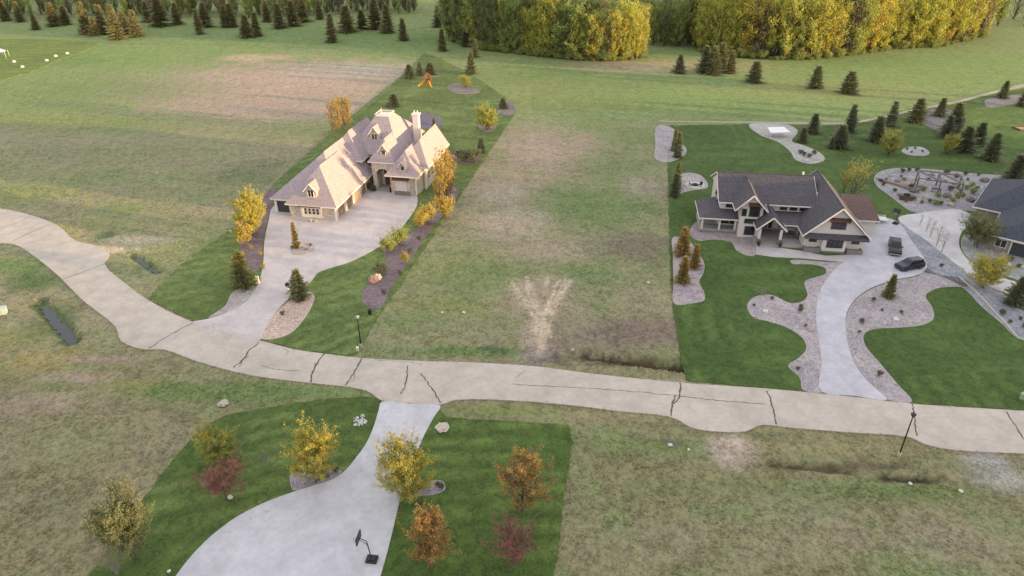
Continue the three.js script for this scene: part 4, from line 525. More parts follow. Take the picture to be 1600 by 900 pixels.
// roof over u0..u1, w0..w1 with the ridge along 'w' or 'u'; f and b are hip insets at the low and high end (0 = gable)
function roof(house, m, u0, u1, w0, w1, eave, ridge, axis, f, b, trim, cu) {
  const S = (a, h, c) => axis === 'w' ? [a, h, c] : [c, h, a], [a0, a1, c0, c1] = axis === 'w' ? [u0, u1, w0, w1] : [w0, w1, u0, u1], c = cu ?? (a0 + a1) / 2;
  const r = part('roof', slab([S(a0, eave, c0), S(c, ridge, c0 + f), S(c, ridge, c1 - b), S(a0, eave, c1)]), m, house);
  part('roof_plane', slab([S(a1, eave, c1), S(c, ridge, c1 - b), S(c, ridge, c0 + f), S(a1, eave, c0)]), m, r);
  if (f) part('roof_plane', slab([S(a0, eave, c0), S(a1, eave, c0), S(c, ridge, c0 + f)]), m, r);
  if (b) part('roof_plane', slab([S(a0, eave, c1), S(c, ridge, c1 - b), S(a1, eave, c1)]), m, r);
  const vv = (q) => V(q[0], q[1], -q[2]);
  part('ridge_cap', bar(vv(S(c, ridge + 0.02, c0 + f)), vv(S(c, ridge + 0.02, c1 - b)), 0.1, 0.1, 6), m, r);
  if (trim) {
    const e = (p, q) => { const A = vv(p), B = vv(q), d = B.clone().sub(A), g = new THREE.BoxGeometry(0.06, 0.24, d.length() + 0.02); g.lookAt(d); return g.translate((A.x + B.x) / 2, (A.y + B.y) / 2 - 0.14, (A.z + B.z) / 2); };
    const L = [e(S(a0 - 0.04, eave, c0), S(a0 - 0.04, eave, c1)), e(S(a1 + 0.04, eave, c0), S(a1 + 0.04, eave, c1))];
    if (f) L.push(e(S(a0, eave, c0 - 0.04), S(a1, eave, c0 - 0.04))); else L.push(e(S(a0, eave, c0 - 0.04), S(c, ridge, c0 - 0.04)), e(S(a1, eave, c0 - 0.04), S(c, ridge, c0 - 0.04)));
    if (!b) L.push(e(S(a0, eave, c1 + 0.04), S(c, ridge, c1 + 0.04)), e(S(a1, eave, c1 + 0.04), S(c, ridge, c1 + 0.04)));
    part('fascia', merge(L), trim, r);
  }
  return r;
}
const gableWall = (u0, u1, h, top, w0, w1) => { const g = new THREE.ExtrudeGeometry(new THREE.Shape([new THREE.Vector2(u0, h), new THREE.Vector2(u1, h), new THREE.Vector2((u0 + u1) / 2, top)]), { depth: Math.abs(w1 - w0), bevelEnabled: false }); return g.translate(0, 0, -Math.max(w0, w1)); };
// window facing f(ront), r(ight), l(eft) or b(ack); nx x ny lights
function pane(house, name, u, h, w, wd, ht, face, nx, ny, fm, pm = glass, arch) {
  const f = 0.09, fr = [box(-wd / 2 - f, wd / 2 + f, ht / 2, ht / 2 + f, -0.02, 0.09), box(-wd / 2 - f * 1.3, wd / 2 + f * 1.3, -ht / 2 - f, -ht / 2, -0.02, 0.13), box(-wd / 2 - f, -wd / 2, -ht / 2, ht / 2, -0.02, 0.09), box(wd / 2, wd / 2 + f, -ht / 2, ht / 2, -0.02, 0.09)];
  for (let i = 1; i < nx; i++) { const x = -wd / 2 + wd * i / nx; fr.push(box(x - 0.04, x + 0.04, -ht / 2, ht / 2, -0.02, 0.08)); }
  for (let i = 1; i < ny; i++) { const y = -ht / 2 + ht * i / ny; fr.push(box(-wd / 2, wd / 2, y - 0.03, y + 0.03, -0.02, 0.075)); }
  const o = part(name, merge(fr), fm, house); o.position.set(u, h, -w); o.rotation.y = { f: 0, r: Math.PI / 2, l: -Math.PI / 2, b: Math.PI }[face] ?? face;
  for (let i = 0; i < nx; i++) part(name === 'window' ? 'pane' : 'panel', box(-wd / 2 + wd * i / nx + 0.041, -wd / 2 + wd * (i + 1) / nx - 0.041, -ht / 2 + 0.002, ht / 2 - 0.002, -0.01, 0.03), pm, o);
  return o;
}
function garageDoor(house, u, h, w, wd, ht, face, dm, fm) {
  const o = part('garage_door', merge([box(-wd / 2 - 0.18, -wd / 2, -ht / 2, ht / 2 + 0.18, -0.02, 0.14), box(wd / 2, wd / 2 + 0.18, -ht / 2, ht / 2 + 0.18, -0.02, 0.14), box(-wd / 2, wd / 2, ht / 2, ht / 2 + 0.18, -0.02, 0.14)]), fm, house);
  o.position.set(u, h, -w); o.rotation.y = { f: 0, r: Math.PI / 2, l: -Math.PI / 2 }[face];
  for (let i = 0; i < 4; i++) part('panel', box(-wd / 2 + 0.002, wd / 2 - 0.002, -ht / 2 + ht * i / 4 + 0.015, -ht / 2 + ht * (i + 1) / 4 - 0.015, -0.01, 0.05 + (i % 2) * 0.003), dm, o);
  return o;
}
function dormer(house, m, wm, fm, uc, w0, h0, wd, wallH, rise, deep, nx) {
  const o = part('dormer', bx(uc - wd / 2, uc + wd / 2, h0, h0 + wallH, w0, w0 + deep), wm, house), hw = wd / 2 + 0.28, e = h0 + wallH, dr = rise / (wd / 2) * 0.28;
  part('gable', gableWall(uc - wd / 2, uc + wd / 2, e, e + rise - 0.12, w0, w0 + 0.2), wm, o);
  for (const s of [-1, 1]) part('roof_plane', slab([[uc + s * hw, e - dr, w0 - 0.35], [uc, e + rise, w0 - 0.35], [uc, e + rise, w0 + deep + 1.2], [uc + s * hw, e - dr, w0 + deep + 1.2]], 0.14), m, o);
  const vv = (a, b, c) => V(a, b, -c), L = []; for (const s of [-1, 1]) L.push(bar(vv(uc + s * hw, e - dr - 0.08, w0 - 0.37), vv(uc, e + rise - 0.08, w0 - 0.37), 0.09, 0.09, 4)); part('bargeboard', merge(L), fm, o);
  pane(house, 'window', uc, h0 + wallH * 0.55, w0 - 0.01, wd * 0.5, wallH * 0.8, 'f', nx || 2, 1, creamTrim); return o;
}
// ----- pale turreted house -----
{
  const [hx, hz] = [-42.74,-125.69];
  const H = thing('turreted_house', 'large pale stone house with steep pinkish shake roofs, dormers and garage wing', 'house', hx, hz, -11 * Math.PI / 180);
  part('wall', merge([bx(0, 9.3, -0.2, 3.05, 0, 20), bx(-4.1, 0.02, -0.2, 3.05, 1.9, 19.9)]), creamStone, H);
  part('wall', merge([bx(1, 8, 3, 6.3, 17.2, 30), bx(4.2, 14.8, -0.2, 6.5, 20.8, 38)]), creamStone, H);
  part('wall', bx(10.6, 15.2, 3.4, 6.4, 19.5, 24), creamStone, H);
  part('wall', merge([prism([[15, 15.4], [15.9, 14.7], [19.2, 14.7], [20.4, 15.7], [20.8, 16.9], [20.8, 26], [15, 26]], -0.2, 4.4)]), creamStone, H);
  part('wall', bx(16, 21.4, -0.2, 5.1, 19, 34), creamStone, H);
  // roofs
  roof(H, shakeMat, -4.7, 9.95, 1.3, 19.6, 3.0, 10, 'w', 8.6, 0, creamTrim, 3.6);
  roof(H, shakeMat, -0.65, 9.9, -0.6, 14, 2.98, 8.9, 'w', 5.6, 0, creamTrim, 4.75);
  roof(H, shakeMat, 0.4, 8.6, 16.6, 31, 6.2, 11.1, 'w', 3.6, 0, creamTrim);
  { // hipped main roof with a flat balustraded deck
    const e = 6.4, t = 13, a = [3.6, 15.4, 20.2, 38.6], c = [8.6, 11.6, 26, 29.5];
    const r = part('roof', slab([[a[0], e, a[2]], [a[1], e, a[2]], [c[1], t, c[2]], [c[0], t, c[2]]]), shakeMat, H);
    part('roof_plane', slab([[a[1], e, a[2]], [a[1], e, a[3]], [c[1], t, c[3]], [c[1], t, c[2]]]), shakeMat, r);
    part('roof_plane', slab([[a[0], e, a[2]], [c[0], t, c[2]], [c[0], t, c[3]], [a[0], e, a[3]]]), shakeMat, r);
    part('roof_plane', slab([[a[0], e, a[3]], [c[0], t, c[3]], [c[1], t, c[3]], [a[1], e, a[3]]]), shakeMat, r);
    part('roof_deck', bx(c[0], c[1], t - 0.3, t + 0.02, c[2], c[3]), creamTrim, r);
    const bl = []; for (let i = 0; i <= 8; i++) { const u = c[0] + (c[1] - c[0]) * i / 8; bl.push(bx(u - 0.05, u + 0.05, t, t + 0.4, c[2], c[2] + 0.1), bx(u - 0.05, u + 0.05, t, t + 0.4, c[3] - 0.1, c[3])); }
    bl.push(bx(c[0] - 0.1, c[1] + 0.1, t + 0.4, t + 0.5, c[2] - 0.05, c[2] + 0.15), bx(c[0] - 0.1, c[1] + 0.1, t + 0.4, t + 0.5, c[3] - 0.15, c[3] + 0.05), bx(c[0] - 0.1, c[0] + 0.1, t + 0.4, t + 0.5, c[2] + 0.15, c[3] - 0.15), bx(c[1] - 0.1, c[1] + 0.1, t + 0.4, t + 0.5, c[2] + 0.15, c[3] - 0.15));
    part('balustrade', merge(bl), creamTrim, r); part('finial', merge([bar(V(10.1, t + 0.6, -c[2]), V(10.1, t + 1.9, -c[2]), 0.09, 0.05, 6)]), creamTrim, r);
  }
  roof(H, shakeMat, 10, 15.8, 16.2, 26, 6.35, 10.4, 'w', 2.8, 0, creamTrim);
  roof(H, shakeMat, 14.2, 21.3, 14.1, 27, 4.4, 8.6, 'w', 3.4, 3, creamTrim);
  roof(H, shakeMat, 15.2, 22.2, 18.4, 34.8, 5.0, 9.4, 'w', 4.5, 0.01, creamTrim, 19.2);
  part('gable', gableWall(16, 21.4, 5.05, 8.9, 33.9, 34.2), creamTrim, H);
  // chimney
  { const c = part('chimney', merge([bx(15.2, 16.5, 5, 12.2, 31, 32.2), bx(15, 16.7, 12.2, 12.5, 30.8, 32.4)]), creamTrim, H); part('chimney_pot', merge([bar(V(15.5, 12.4, -31.6), V(15.5, 13.1, -31.6), 0.16, 0.13, 8), bar(V(16.2, 12.4, -31.6), V(16.2, 13.1, -31.6), 0.16, 0.13, 8)]), creamTrim, c); }
  // garages
  for (const [a, b] of [[0.9, 4.0], [5.0, 8.0], [8.9, 11.7], [12.5, 15.1]]) garageDoor(H, 9.3, 1.22, (a + b) / 2, b - a, 2.3, 'r', taupeDoor, creamTrim);
  pane(H, 'window', 9.31, 1.5, 17.2, 0.7, 1.2, 'r', 1, 2, creamTrim);
  garageDoor(H, -2.45, 1.2, 1.9, 2.5, 2.4, 'f', darkDoor, creamTrim);
  // front window group of the garage wing
  part('surround', merge([bx(2.3, 2.75, 0.3, 2.75, -0.14, 0), bx(6.05, 6.5, 0.3, 2.75, -0.14, 0), bx(2.75, 6.05, 2.2, 2.75, -0.14, 0), bx(2.75, 6.05, 0.3, 0.9, -0.14, 0)]), creamTrim, H);
  for (let i = 0; i < 4; i++) pane(H, 'window', 3.16 + i * 0.83, 1.55, -0.01, 0.55, 1.15, 'f', 1, 2, creamTrim);
  part('hood', slab([[2.1, 2.72, -0.9], [6.7, 2.72, -0.9], [6.7, 3.0, -0.1], [2.1, 3.0, -0.1]], 0.1), brownWood, H);
  part('corner_post', merge([bx(9.12, 9.42, 0, 2.9, -0.12, 0.25)]), creamTrim, H);
  dormer(H, shakeMat, creamStone, creamTrim, 4.5, 0.5, 4.1, 2.2, 1.7, 1.2, 4, 2);
  dormer(H, shakeMat, creamStone, creamTrim, 9.4, 22.6, 8.6, 2.3, 1.7, 1.5, 4, 2);
  dormer(H, shakeMat, creamStone, creamTrim, 13.2, 17.2, 7.2, 1.7, 1.5, 1.2, 4, 1);
  dormer(H, shakeMat, creamStone, creamTrim, 17.9, 14.9, 5.2, 1.5, 1.2, 1.0, 3.4, 1);
  // entrance tower
  part('wall', merge([bx(10.6, 11.5, -0.2, 3.4, 16.8, 24), bx(14.3, 15.2, -0.2, 3.4, 16.8, 24), bx(10.62, 10.9, 3.4, 6.3, 16.8, 19.5), bx(14.9, 15.18, 3.4, 6.3, 16.8, 19.5), bx(11.5, 14.3, -0.2, 3.4, 19.4, 20)]), creamStone, H);
  { const s = new THREE.Shape([new THREE.Vector2(10.6, 3.4), new THREE.Vector2(11.5, 3.4)]); s.absarc(12.9, 3.4, 1.4, Math.PI, 0, true); s.lineTo(15.2, 3.4); s.lineTo(15.2, 6.3); s.lineTo(10.6, 6.3); const g = new THREE.ExtrudeGeometry(s, { depth: 0.3, bevelEnabled: false, curveSegments: 16 }).translate(0, 0, -16.79); part('entrance_arch', g, creamStone, H); }
  { const d = part('door', bx(12.2, 13.6, 0.1, 2.5, 19.3, 19.4), brownWood, H); part('handle', bx(13.35, 13.42, 1.1, 1.35, 19.22, 19.3), ironMat, d); pane(H, 'window', 12.9, 3.3, 19.38, 1.6, 1.1, 'f', 2, 1, creamTrim); }
  part('step', merge([bx(11.2, 14.6, -0.1, 0.2, 15.6, 19.3), bx(11.5, 14.3, 0.2, 0.32, 16.9, 19.3)]), deckConc, H);
  for (const u of [11.2, 14.6]) { const l = part('lantern', bx(u - 0.14, u + 0.14, 0.2, 0.95, 15.5, 15.75), ironMat, H); part('cap', bx(u - 0.2, u + 0.2, 0.95, 1.02, 15.44, 15.81), ironMat, l); }
  // balcony in the recess
  part('balcony', merge([bx(8.02, 10.6, 2.9, 3.1, 19.2, 20.8), bx(8.02, 10.6, 3.9, 4.0, 19.2, 19.3), ...Array.from({ length: 9 }, (_, i) => bx(8.15 + i * 0.29, 8.2 + i * 0.29, 3.1, 3.9, 19.22, 19.27))]), creamTrim, H);
  part('porch_roof', slab([[8.05, 5.1, 19.3], [10.6, 5.1, 19.3], [10.6, 5.5, 20.9], [8.05, 5.5, 20.9]], 0.15), brownWood, H);
  for (const y of [1.4, 4.1]) pane(H, 'window', 9.4, y, 20.79, 1.5, 1.5, 'f', 2, 1, creamTrim);
  pane(H, 'window', 9.5, 6.1, 20.79, 1.2, 0.7, 'f', 2, 1, creamTrim);
  pane(H, 'window', 8.01, 5.2, 18.4, 1.0, 1.4, 'r', 1, 2, creamTrim); pane(H, 'window', 8.01, 5.2, 20.1, 0.9, 1.4, 'r', 1, 2, creamTrim);
  // right wing
  pane(H, 'window', 17.4, 2.1, 14.69, 2.2, 1.9, 'f', 2, 2, creamTrim, M(C('#cfcac6'), 0.4)); part('hood', slab([[15.6, 3.5, 13.9], [19.3, 3.5, 13.9], [19.3, 3.85, 14.7], [15.6, 3.85, 14.7]], 0.1), brownWood, H);
  part('stone_base', bx(15.85, 19.25, -0.2, 0.9, 14.55, 14.7), greyStone, H);
  for (const w of [21, 23.6, 28, 31]) pane(H, 'window', 21.41, 2.6, w, 1.3, 1.8, 'r', 2, 2, creamTrim);
  part('pilaster', merge([bx(20.2, 20.5, 0, 4.2, 15.4, 15.7), bx(21.2, 21.5, 0, 4.9, 18.85, 19.1)]), creamTrim, H);
  part('corner_post', bx(-4.2, -3.9, 0, 2.9, 1.78, 2.1), creamTrim, H);
}
// ----- dark-roofed house -----
{
  const [hx, hz] = [34.57,-117.49];
  const H = thing('gabled_house', 'white stucco two-storey house with dark slate gables and cedar accents', 'house', hx, hz, -8 * Math.PI / 180);
  part('wall', merge([bx(3.4, 19.6, -0.2, 5.6, 3.6, 15.6), bx(6.6, 10.4, -0.2, 6.0, 0.2, 4)]), stucco, H);
  part('wall', bx(17.3, 27.2, -0.2, 3.2, -3.6, 14), stucco, H);
  part('wall', bx(27.2, 31.4, -0.2, 3.0, 4.6, 12), stucco, H);
  part('gable', gableWall(17.3, 27.2, 3.15, 8.0, -3.6, -3.2), stucco, H);
  part('gable', gableWall(6.6, 10.4, 5.95, 8.0, 0.2, 0.5), stucco, H);
  { const g = gableWall(3.6, 15.6, 5.6, 8.6, 0, 0.3).rotateY(Math.PI / 2).translate(3.4, 0, 0); part('gable', g, stucco, H); }
  // roofs
  roof(H, slateMat, 2.9, 20.4, 2.8, 16.6, 5.55, 8.9, 'u', 0, 0, fascia);
  roof(H, slateMat, 5.35, 11.05, -0.7, 11, 5.55, 8.5, 'w', 0, 0, fascia);
  roof(H, slateMat, 16.6, 27.9, -4.5, 14.8, 3.1, 8.45, 'w', 0, 0, fascia);
  roof(H, slateMat, 9.0, 14.2, -3.3, 4, 3.2, 5.6, 'w', 0, 0, fascia);
  part('shed_roof', slab([[13.2, 3.05, -0.3], [17.6, 3.05, -0.3], [17.6, 4.2, 3.8], [13.2, 4.2, 3.8]]), slateMat, H);
  part('roof', slab([[26.6, 2.95, 4], [31.9, 2.95, 4], [31.9, 4.7, 12.4], [26.6, 4.7, 12.4]]), M(C('#6a534d'), 0.8, { map: asphaltMap }), H);
  part('fascia', merge([bx(13.2, 17.4, 2.82, 3.02, -0.38, -0.31), bx(27.9, 31.9, 2.72, 2.92, 3.92, 3.99)]), fascia, H);
  // wrap-round verandah
  part('verandah_roof', slab([[-0.4, 3.0, 1.1], [6.9, 3.0, 1.1], [6.9, 4.0, 3.7], [3.3, 4.0, 3.7]]), slateMat, H);
  part('verandah_roof', slab([[-0.4, 3.0, 1.1], [3.3, 4.0, 3.7], [3.3, 4.0, 9.4], [-0.4, 3.0, 9.4]]), slateMat, H);
  part('fascia', merge([bx(-0.45, 6.6, 2.75, 2.97, 1.0, 1.07), bx(-0.5, -0.43, 2.75, 2.97, 1.07, 9.4)]), fascia, H);
  part('deck', bx(0, 6.6, -0.2, 0.6, 1.4, 9), deckConc, H);
  part('stone_skirt', bx(-0.05, 6.5, -0.2, 0.45, 1.25, 1.4), greyStone, H);
  for (const [u, w] of [[0.3, 1.7], [3.4, 1.7], [6.2, 1.7], [0.3, 5.3], [0.3, 8.7]]) part('post', bx(u - 0.16, u + 0.16, 0.6, 2.9, w - 0.16, w + 0.16), stucco, H);
  part('railing', merge([bx(0.3, 6.4, 1.5, 1.56, 1.66, 1.72), ...Array.from({ length: 20 }, (_, i) => bx(0.5 + i * 0.3, 0.53 + i * 0.3, 0.6, 1.5, 1.68, 1.71)), bx(0.27, 0.33, 1.5, 1.56, 1.8, 8.6)]), ironMat, H);
  // chairs under the verandah are parts of nothing: see below
  // front windows
  pane(H, 'window', 5.1, 4.9, 3.59, 1.3, 1.1, 'f', 2, 1, darkTrim);
  pane(H, 'window', 7.15, 4.85, 0.19, 0.7, 1.2, 'f', 1, 1, darkTrim); pane(H, 'window', 8.9, 5.2, 0.19, 1.7, 2.0, 'f', 3, 2, darkTrim);
  { const h = part('hood', slab([[7.7, 6.35, -0.55], [10.1, 6.35, -0.55], [10.1, 6.75, 0.15], [7.7, 6.75, 0.15]], 0.12), cedar, H); part('bracket', merge([bx(7.8, 7.9, 6.0, 6.4, -0.4, 0.19), bx(9.9, 10, 6.0, 6.4, -0.4, 0.19)]), brownWood, h); }
  pane(H, 'window', 8.5, 3.2, 0.19, 2.0, 0.7, 'f', 3, 1, darkTrim); pane(H, 'window', 8.6, 1.35, 0.19, 1.7, 1.5, 'f', 2, 1, darkTrim);
  pane(H, 'window', 4.6, 1.9, 3.59, 1.4, 1.5, 'f', 2, 1, darkTrim); pane(H, 'window', 6.0, 1.9, 3.59, 0.8, 1.5, 'f', 1, 1, darkTrim);
  for (let i = 0; i < 3; i++) pane(H, 'window', 14.6 + i * 1.75, 4.85, 3.59, 1.15, 0.85, 'f', 2, 1, darkTrim);
  for (let i = 0; i < 3; i++) pane(H, 'window', 3.39, [4.8, 4.8, 1.8][i], [6.5, 10, 7][i], 1.2, 1.2, 'l', 2, 1, darkTrim);
  part('belt', bx(10.4, 19.4, 4.15, 4.25, 3.5, 3.6), fascia, H);
  // entrance porch
  part('porch_floor', bx(9.3, 17.2, -0.2, 0.3, -3.3, 3.6), deckConc, H);
  for (const u of [9.75, 13.4]) { const c = part('column', merge([bx(u - 0.22, u + 0.22, 1.3, 3.2, -3.0, -2.56)]), stucco, H); part('pier', bx(u - 0.36, u + 0.36, 0.25, 1.3, -3.14, -2.42), greyStone, c); }
  part('truss', merge([bx(9.4, 13.8, 3.2, 3.4, -2.95, -2.75), bx(11.5, 11.7, 3.4, 5.2, -2.95, -2.75)]), cedar, H);
  { const d = part('door', bx(11, 12.3, 0.3, 2.6, 3.45, 3.6), brownWood, H); part('handle', bx(12.08, 12.15, 1.2, 1.6, 3.38, 3.45), ironMat, d); part('pane', bx(12.5, 13.3, 0.3, 2.6, 3.52, 3.6), glass, d); }
  pane(H, 'window', 15.6, 1.8, 3.59, 2.6, 1.5, 'f', 3, 1, darkTrim);
  part('railing', merge([bx(13.7, 17.2, 1.2, 1.26, -0.15, -0.09), ...Array.from({ length: 11 }, (_, i) => bx(13.8 + i * 0.3, 13.83 + i * 0.3, 0.3, 1.2, -0.13, -0.1)), bx(17.1, 17.25, 0.3, 2.9, -0.2, -0.05)]), ironMat, H);
  for (const u of [9.75, 13.4]) { const p = part('planter', new THREE.CylinderGeometry(0.3, 0.22, 0.6, 10).translate(u, 0.6, 3.75), darkTrim, H); const L = new Leaves(), r = rng(u * 10); for (let i = 0; i < 60; i++) L.leaf(V(u + (r() - .5) * .4, 0.9, 3.75 + (r() - .5) * .4), V(r() - .5, 0.9, r() - .5).normalize(), V(1, 0, 0), 0.4, 0.08, vary([0.11, 0.13, 0.055], r)); part('foliage', L.build(), needleMat, p); }
  // garage front
  { const b = part('bay', bx(20.1, 24.1, -0.2, 2.7, -4.4, -3.6), stucco, H); part('stone_base', bx(20.05, 24.15, -0.2, 0.35, -4.46, -4.4), greyStone, b); }
  pane(H, 'window', 22.2, 1.75, -4.41, 2.5, 1.25, 'f', 3, 1, darkTrim);
  part('pent_roof', slab([[16.9, 2.75, -4.95], [27.6, 2.75, -4.95], [27.6, 3.3, -3.65], [16.9, 3.3, -3.65]], 0.14), slateMat, H);
  pane(H, 'window', 18.7, 2.0, -3.61, 1.1, 0.6, 'f', 1, 1, darkTrim); pane(H, 'window', 25.8, 2.0, -3.61, 1.1, 0.6, 'f', 2, 1, darkTrim);
  pane(H, 'window', 22.4, 5.0, -3.61, 2.3, 1.4, 'f', 3, 1, brownWood);
  { const h = part('hood', slab([[20.7, 5.85, -4.3], [24.1, 5.85, -4.3], [24.1, 6.3, -3.65], [20.7, 6.3, -3.65]], 0.12), cedar, H); part('bracket', merge([bx(20.9, 21.0, 5.5, 5.9, -4.2, -3.61), bx(23.8, 23.9, 5.5, 5.9, -4.2, -3.61)]), brownWood, h); }
  for (const [a, b] of [[17.2, 19.9], [24.4, 27.0]]) { const p = part('stone_planter', merge([bx(a, b, -0.1, 0.85, -4.75, -4.5), bx(a, a + 0.25, -0.1, 0.85, -4.5, -3.62), bx(b - 0.25, b, -0.1, 0.85, -4.5, -3.62)]), greyStone, H); part('soil', bx(a + 0.25, b - 0.25, 0.2, 0.55, -4.5, -3.62), M(C('#4c5a3f'), 1), p); }
  for (const w of [0.5, 4.5, 8.5]) garageDoor(H, 27.2, 1.25, w, 3.0, 2.3, 'r', darkDoor, fascia);
  part('vent_pipe', bar(V(20.6, 6.0, -6), V(20.6, 7.1, -6), 0.09, 0.09, 8), fascia, H); part('vent_pipe', bar(V(18.6, 8.4, -10.5), V(18.6, 9.3, -10.5), 0.2, 0.2, 8), fascia, H);
}
// ----- neighbouring house cut by the frame -----
{
  const H = thing('hipped_house', 'low neighbouring house with wide blue-grey hipped roofs', 'house', 83.6, -111.6, -40 * Math.PI / 180);
  part('wall', merge([bx(0.3, 12.6, -0.2, 3, 0.3, 14), bx(-4.3, 22, -0.2, 3, 12.6, 30)]), M(C('#a0988f'), 0.9, { map: stoneMap }), H);
  roof(H, slateMat2, -0.4, 13.3, -0.5, 20, 3, 6.6, 'w', 6, 0, fascia);
  roof(H, slateMat2, -5, 24, 11.8, 31, 3.02, 7.4, 'u', 7.5, 7, fascia);
  roof(H, slateMat2, 5, 26, 2, 13, 2.98, 5.8, 'u', 4, 4, fascia);
  pane(H, 'window', 1.8, 1.6, 0.29, 1.6, 1.3, 'f', 2, 1, fascia); garageDoor(H, 5.6, 1.2, 0.29, 4.4, 2.3, 'f', darkDoor, fascia); pane(H, 'window', 10, 1.6, 0.29, 2, 1.3, 'f', 2, 1, fascia);
  for (const w of [3, 6.5, 10]) pane(H, 'window', 0.29, 1.6, w, 1.3, 1.3, 'l', 2, 1, fascia); for (const w of [15, 19, 23, 27]) pane(H, 'window', -4.31, 1.5, w, 1.8, 1.5, 'l', 2, 1, fascia);
  part('vent_pipe', merge([bar(V(4, 6, -17), V(4, 7.2, -17), 0.12, 0.12, 8), bar(V(5, 6, -17), V(5, 7.2, -17), 0.12, 0.12, 8)]), fascia, H);
}

// ---------- smaller things ----------
const blackPaint = new THREE.MeshPhysicalMaterial({ color: C('#0c0c0e'), roughness: 0.5, clearcoat: 0.25, clearcoatRoughness: 0.05 }), bluePaint = new THREE.MeshPhysicalMaterial({ color: C('#131b2e'), roughness: 0.45, clearcoat: 0.4, clearcoatRoughness: 0.05 });
const carGlass = M(C('#0f1114'), 0.2);
const rubber = M(C('#1c1c1d'), 0.9), alloy = M(C('#8f9296'), 0.35, { metalness: 0.8 }), lampRed = M(C('#7a1515'), 0.3), lampClear = M(C('#d8dadd'), 0.2), chrome = M(C('#b9bcc0'), 0.2, { metalness: 0.9 });
const prof = (pts, w, bev = 0.06) => new THREE.ExtrudeGeometry(new THREE.Shape(pts.map(([x, y]) => new THREE.Vector2(x, y))), { depth: w - 2 * bev, bevelThickness: bev, bevelSize: bev, bevelSegments: 2 }).translate(0, 0, -w / 2 + bev);
const taper = (g, y0, y1, k) => { const p = g.attributes.position; for (let i = 0; i < p.count; i++) { const t = sm(y0, y1, p.getY(i)); p.setZ(i, p.getZ(i) * (1 - k * t)); } g.computeVertexNormals(); return g; };
function wheels(car, xs, hw, r) {
  for (const x of xs) for (const s of [-1, 1]) {
    const w = part('wheel', new THREE.TorusGeometry(r - 0.1, 0.115, 8, 20).translate(0, 0, 0), rubber, car); w.position.set(x, r, s * hw);
    part('rim', new THREE.CylinderGeometry(r - 0.14, r - 0.14, 0.16, 14).rotateX(Math.PI / 2), alloy, w);
  }
}
function glassStrip(car, a, b, c, d, name = 'window') { // quad of four corners
  const g = new THREE.BufferGeometry(); g.setAttribute('position', new THREE.Float32BufferAttribute([a, b, c, a, c, d].flat(), 3)); g.setAttribute('uv', new THREE.Float32BufferAttribute([0, 0, 1, 0, 1, 1, 0, 0, 1, 1, 0, 1], 2)); g.computeVertexNormals(); part(name, g, carGlass, car);
}
{ // sport utility vehicle, nose to +x
  const [x, z] = [66.47,-104.38], car = thing('parked_car', 'dark blue sport utility vehicle parked at the edge of the concrete drive', 'car', x, z, Math.PI + 0.32);
  part('body', taper(prof([[-2.3, 0.35], [2.25, 0.35], [2.32, 0.6], [2.25, 0.88], [1.15, 1.02], [-2.3, 1.02], [-2.36, 0.7]], 1.9, 0.09), 0.6, 1.1, 0.06), bluePaint, car);
  part('cabin', taper(prof([[1.15, 1.0], [0.45, 1.6], [0.1, 1.68], [-1.9, 1.64], [-2.28, 1.0]], 1.72, 0.08), 1.0, 1.7, 0.2), bluePaint, car);
  glassStrip(car, [1.12, 1.08, -0.66], [1.12, 1.08, 0.66], [0.56, 1.57, 0.55], [0.56, 1.57, -0.55], 'windscreen'); glassStrip(car, [-2.33, 1.1, 0.66], [-2.33, 1.1, -0.66], [-2.04, 1.56, -0.55], [-2.04, 1.56, 0.55], 'rear_window');
  for (const s of [-1, 1]) { glassStrip(car, [0.8, 1.1, s * 0.855], [-0.4, 1.1, s * 0.855], [-0.4, 1.52, s * 0.765], [0.42, 1.52, s * 0.765]); glassStrip(car, [-0.5, 1.1, s * 0.855], [-2.0, 1.1, s * 0.855], [-1.85, 1.52, s * 0.765], [-0.5, 1.52, s * 0.765]); part('mirror', box(0.75, 0.95, 1.02, 1.16, s * 0.9, s * 1.06), bluePaint, car); part('headlight', box(2.2, 2.36, 0.68, 0.82, s * 0.5, s * 0.85), lampClear, car); part('tail_light', box(-2.42, -2.3, 0.8, 1.0, s * 0.6, s * 0.86), lampRed, car); part('roof_rail', bar(V(0, 1.73, s * 0.6), V(-1.8, 1.71, s * 0.6), 0.03, 0.03, 5), chrome, car); }
  part('sunroof', box(-1.2, 0, 1.67, 1.705, -0.45, 0.45), glass, car); wheels(car, [1.42, -1.42], 0.86, 0.36);
}
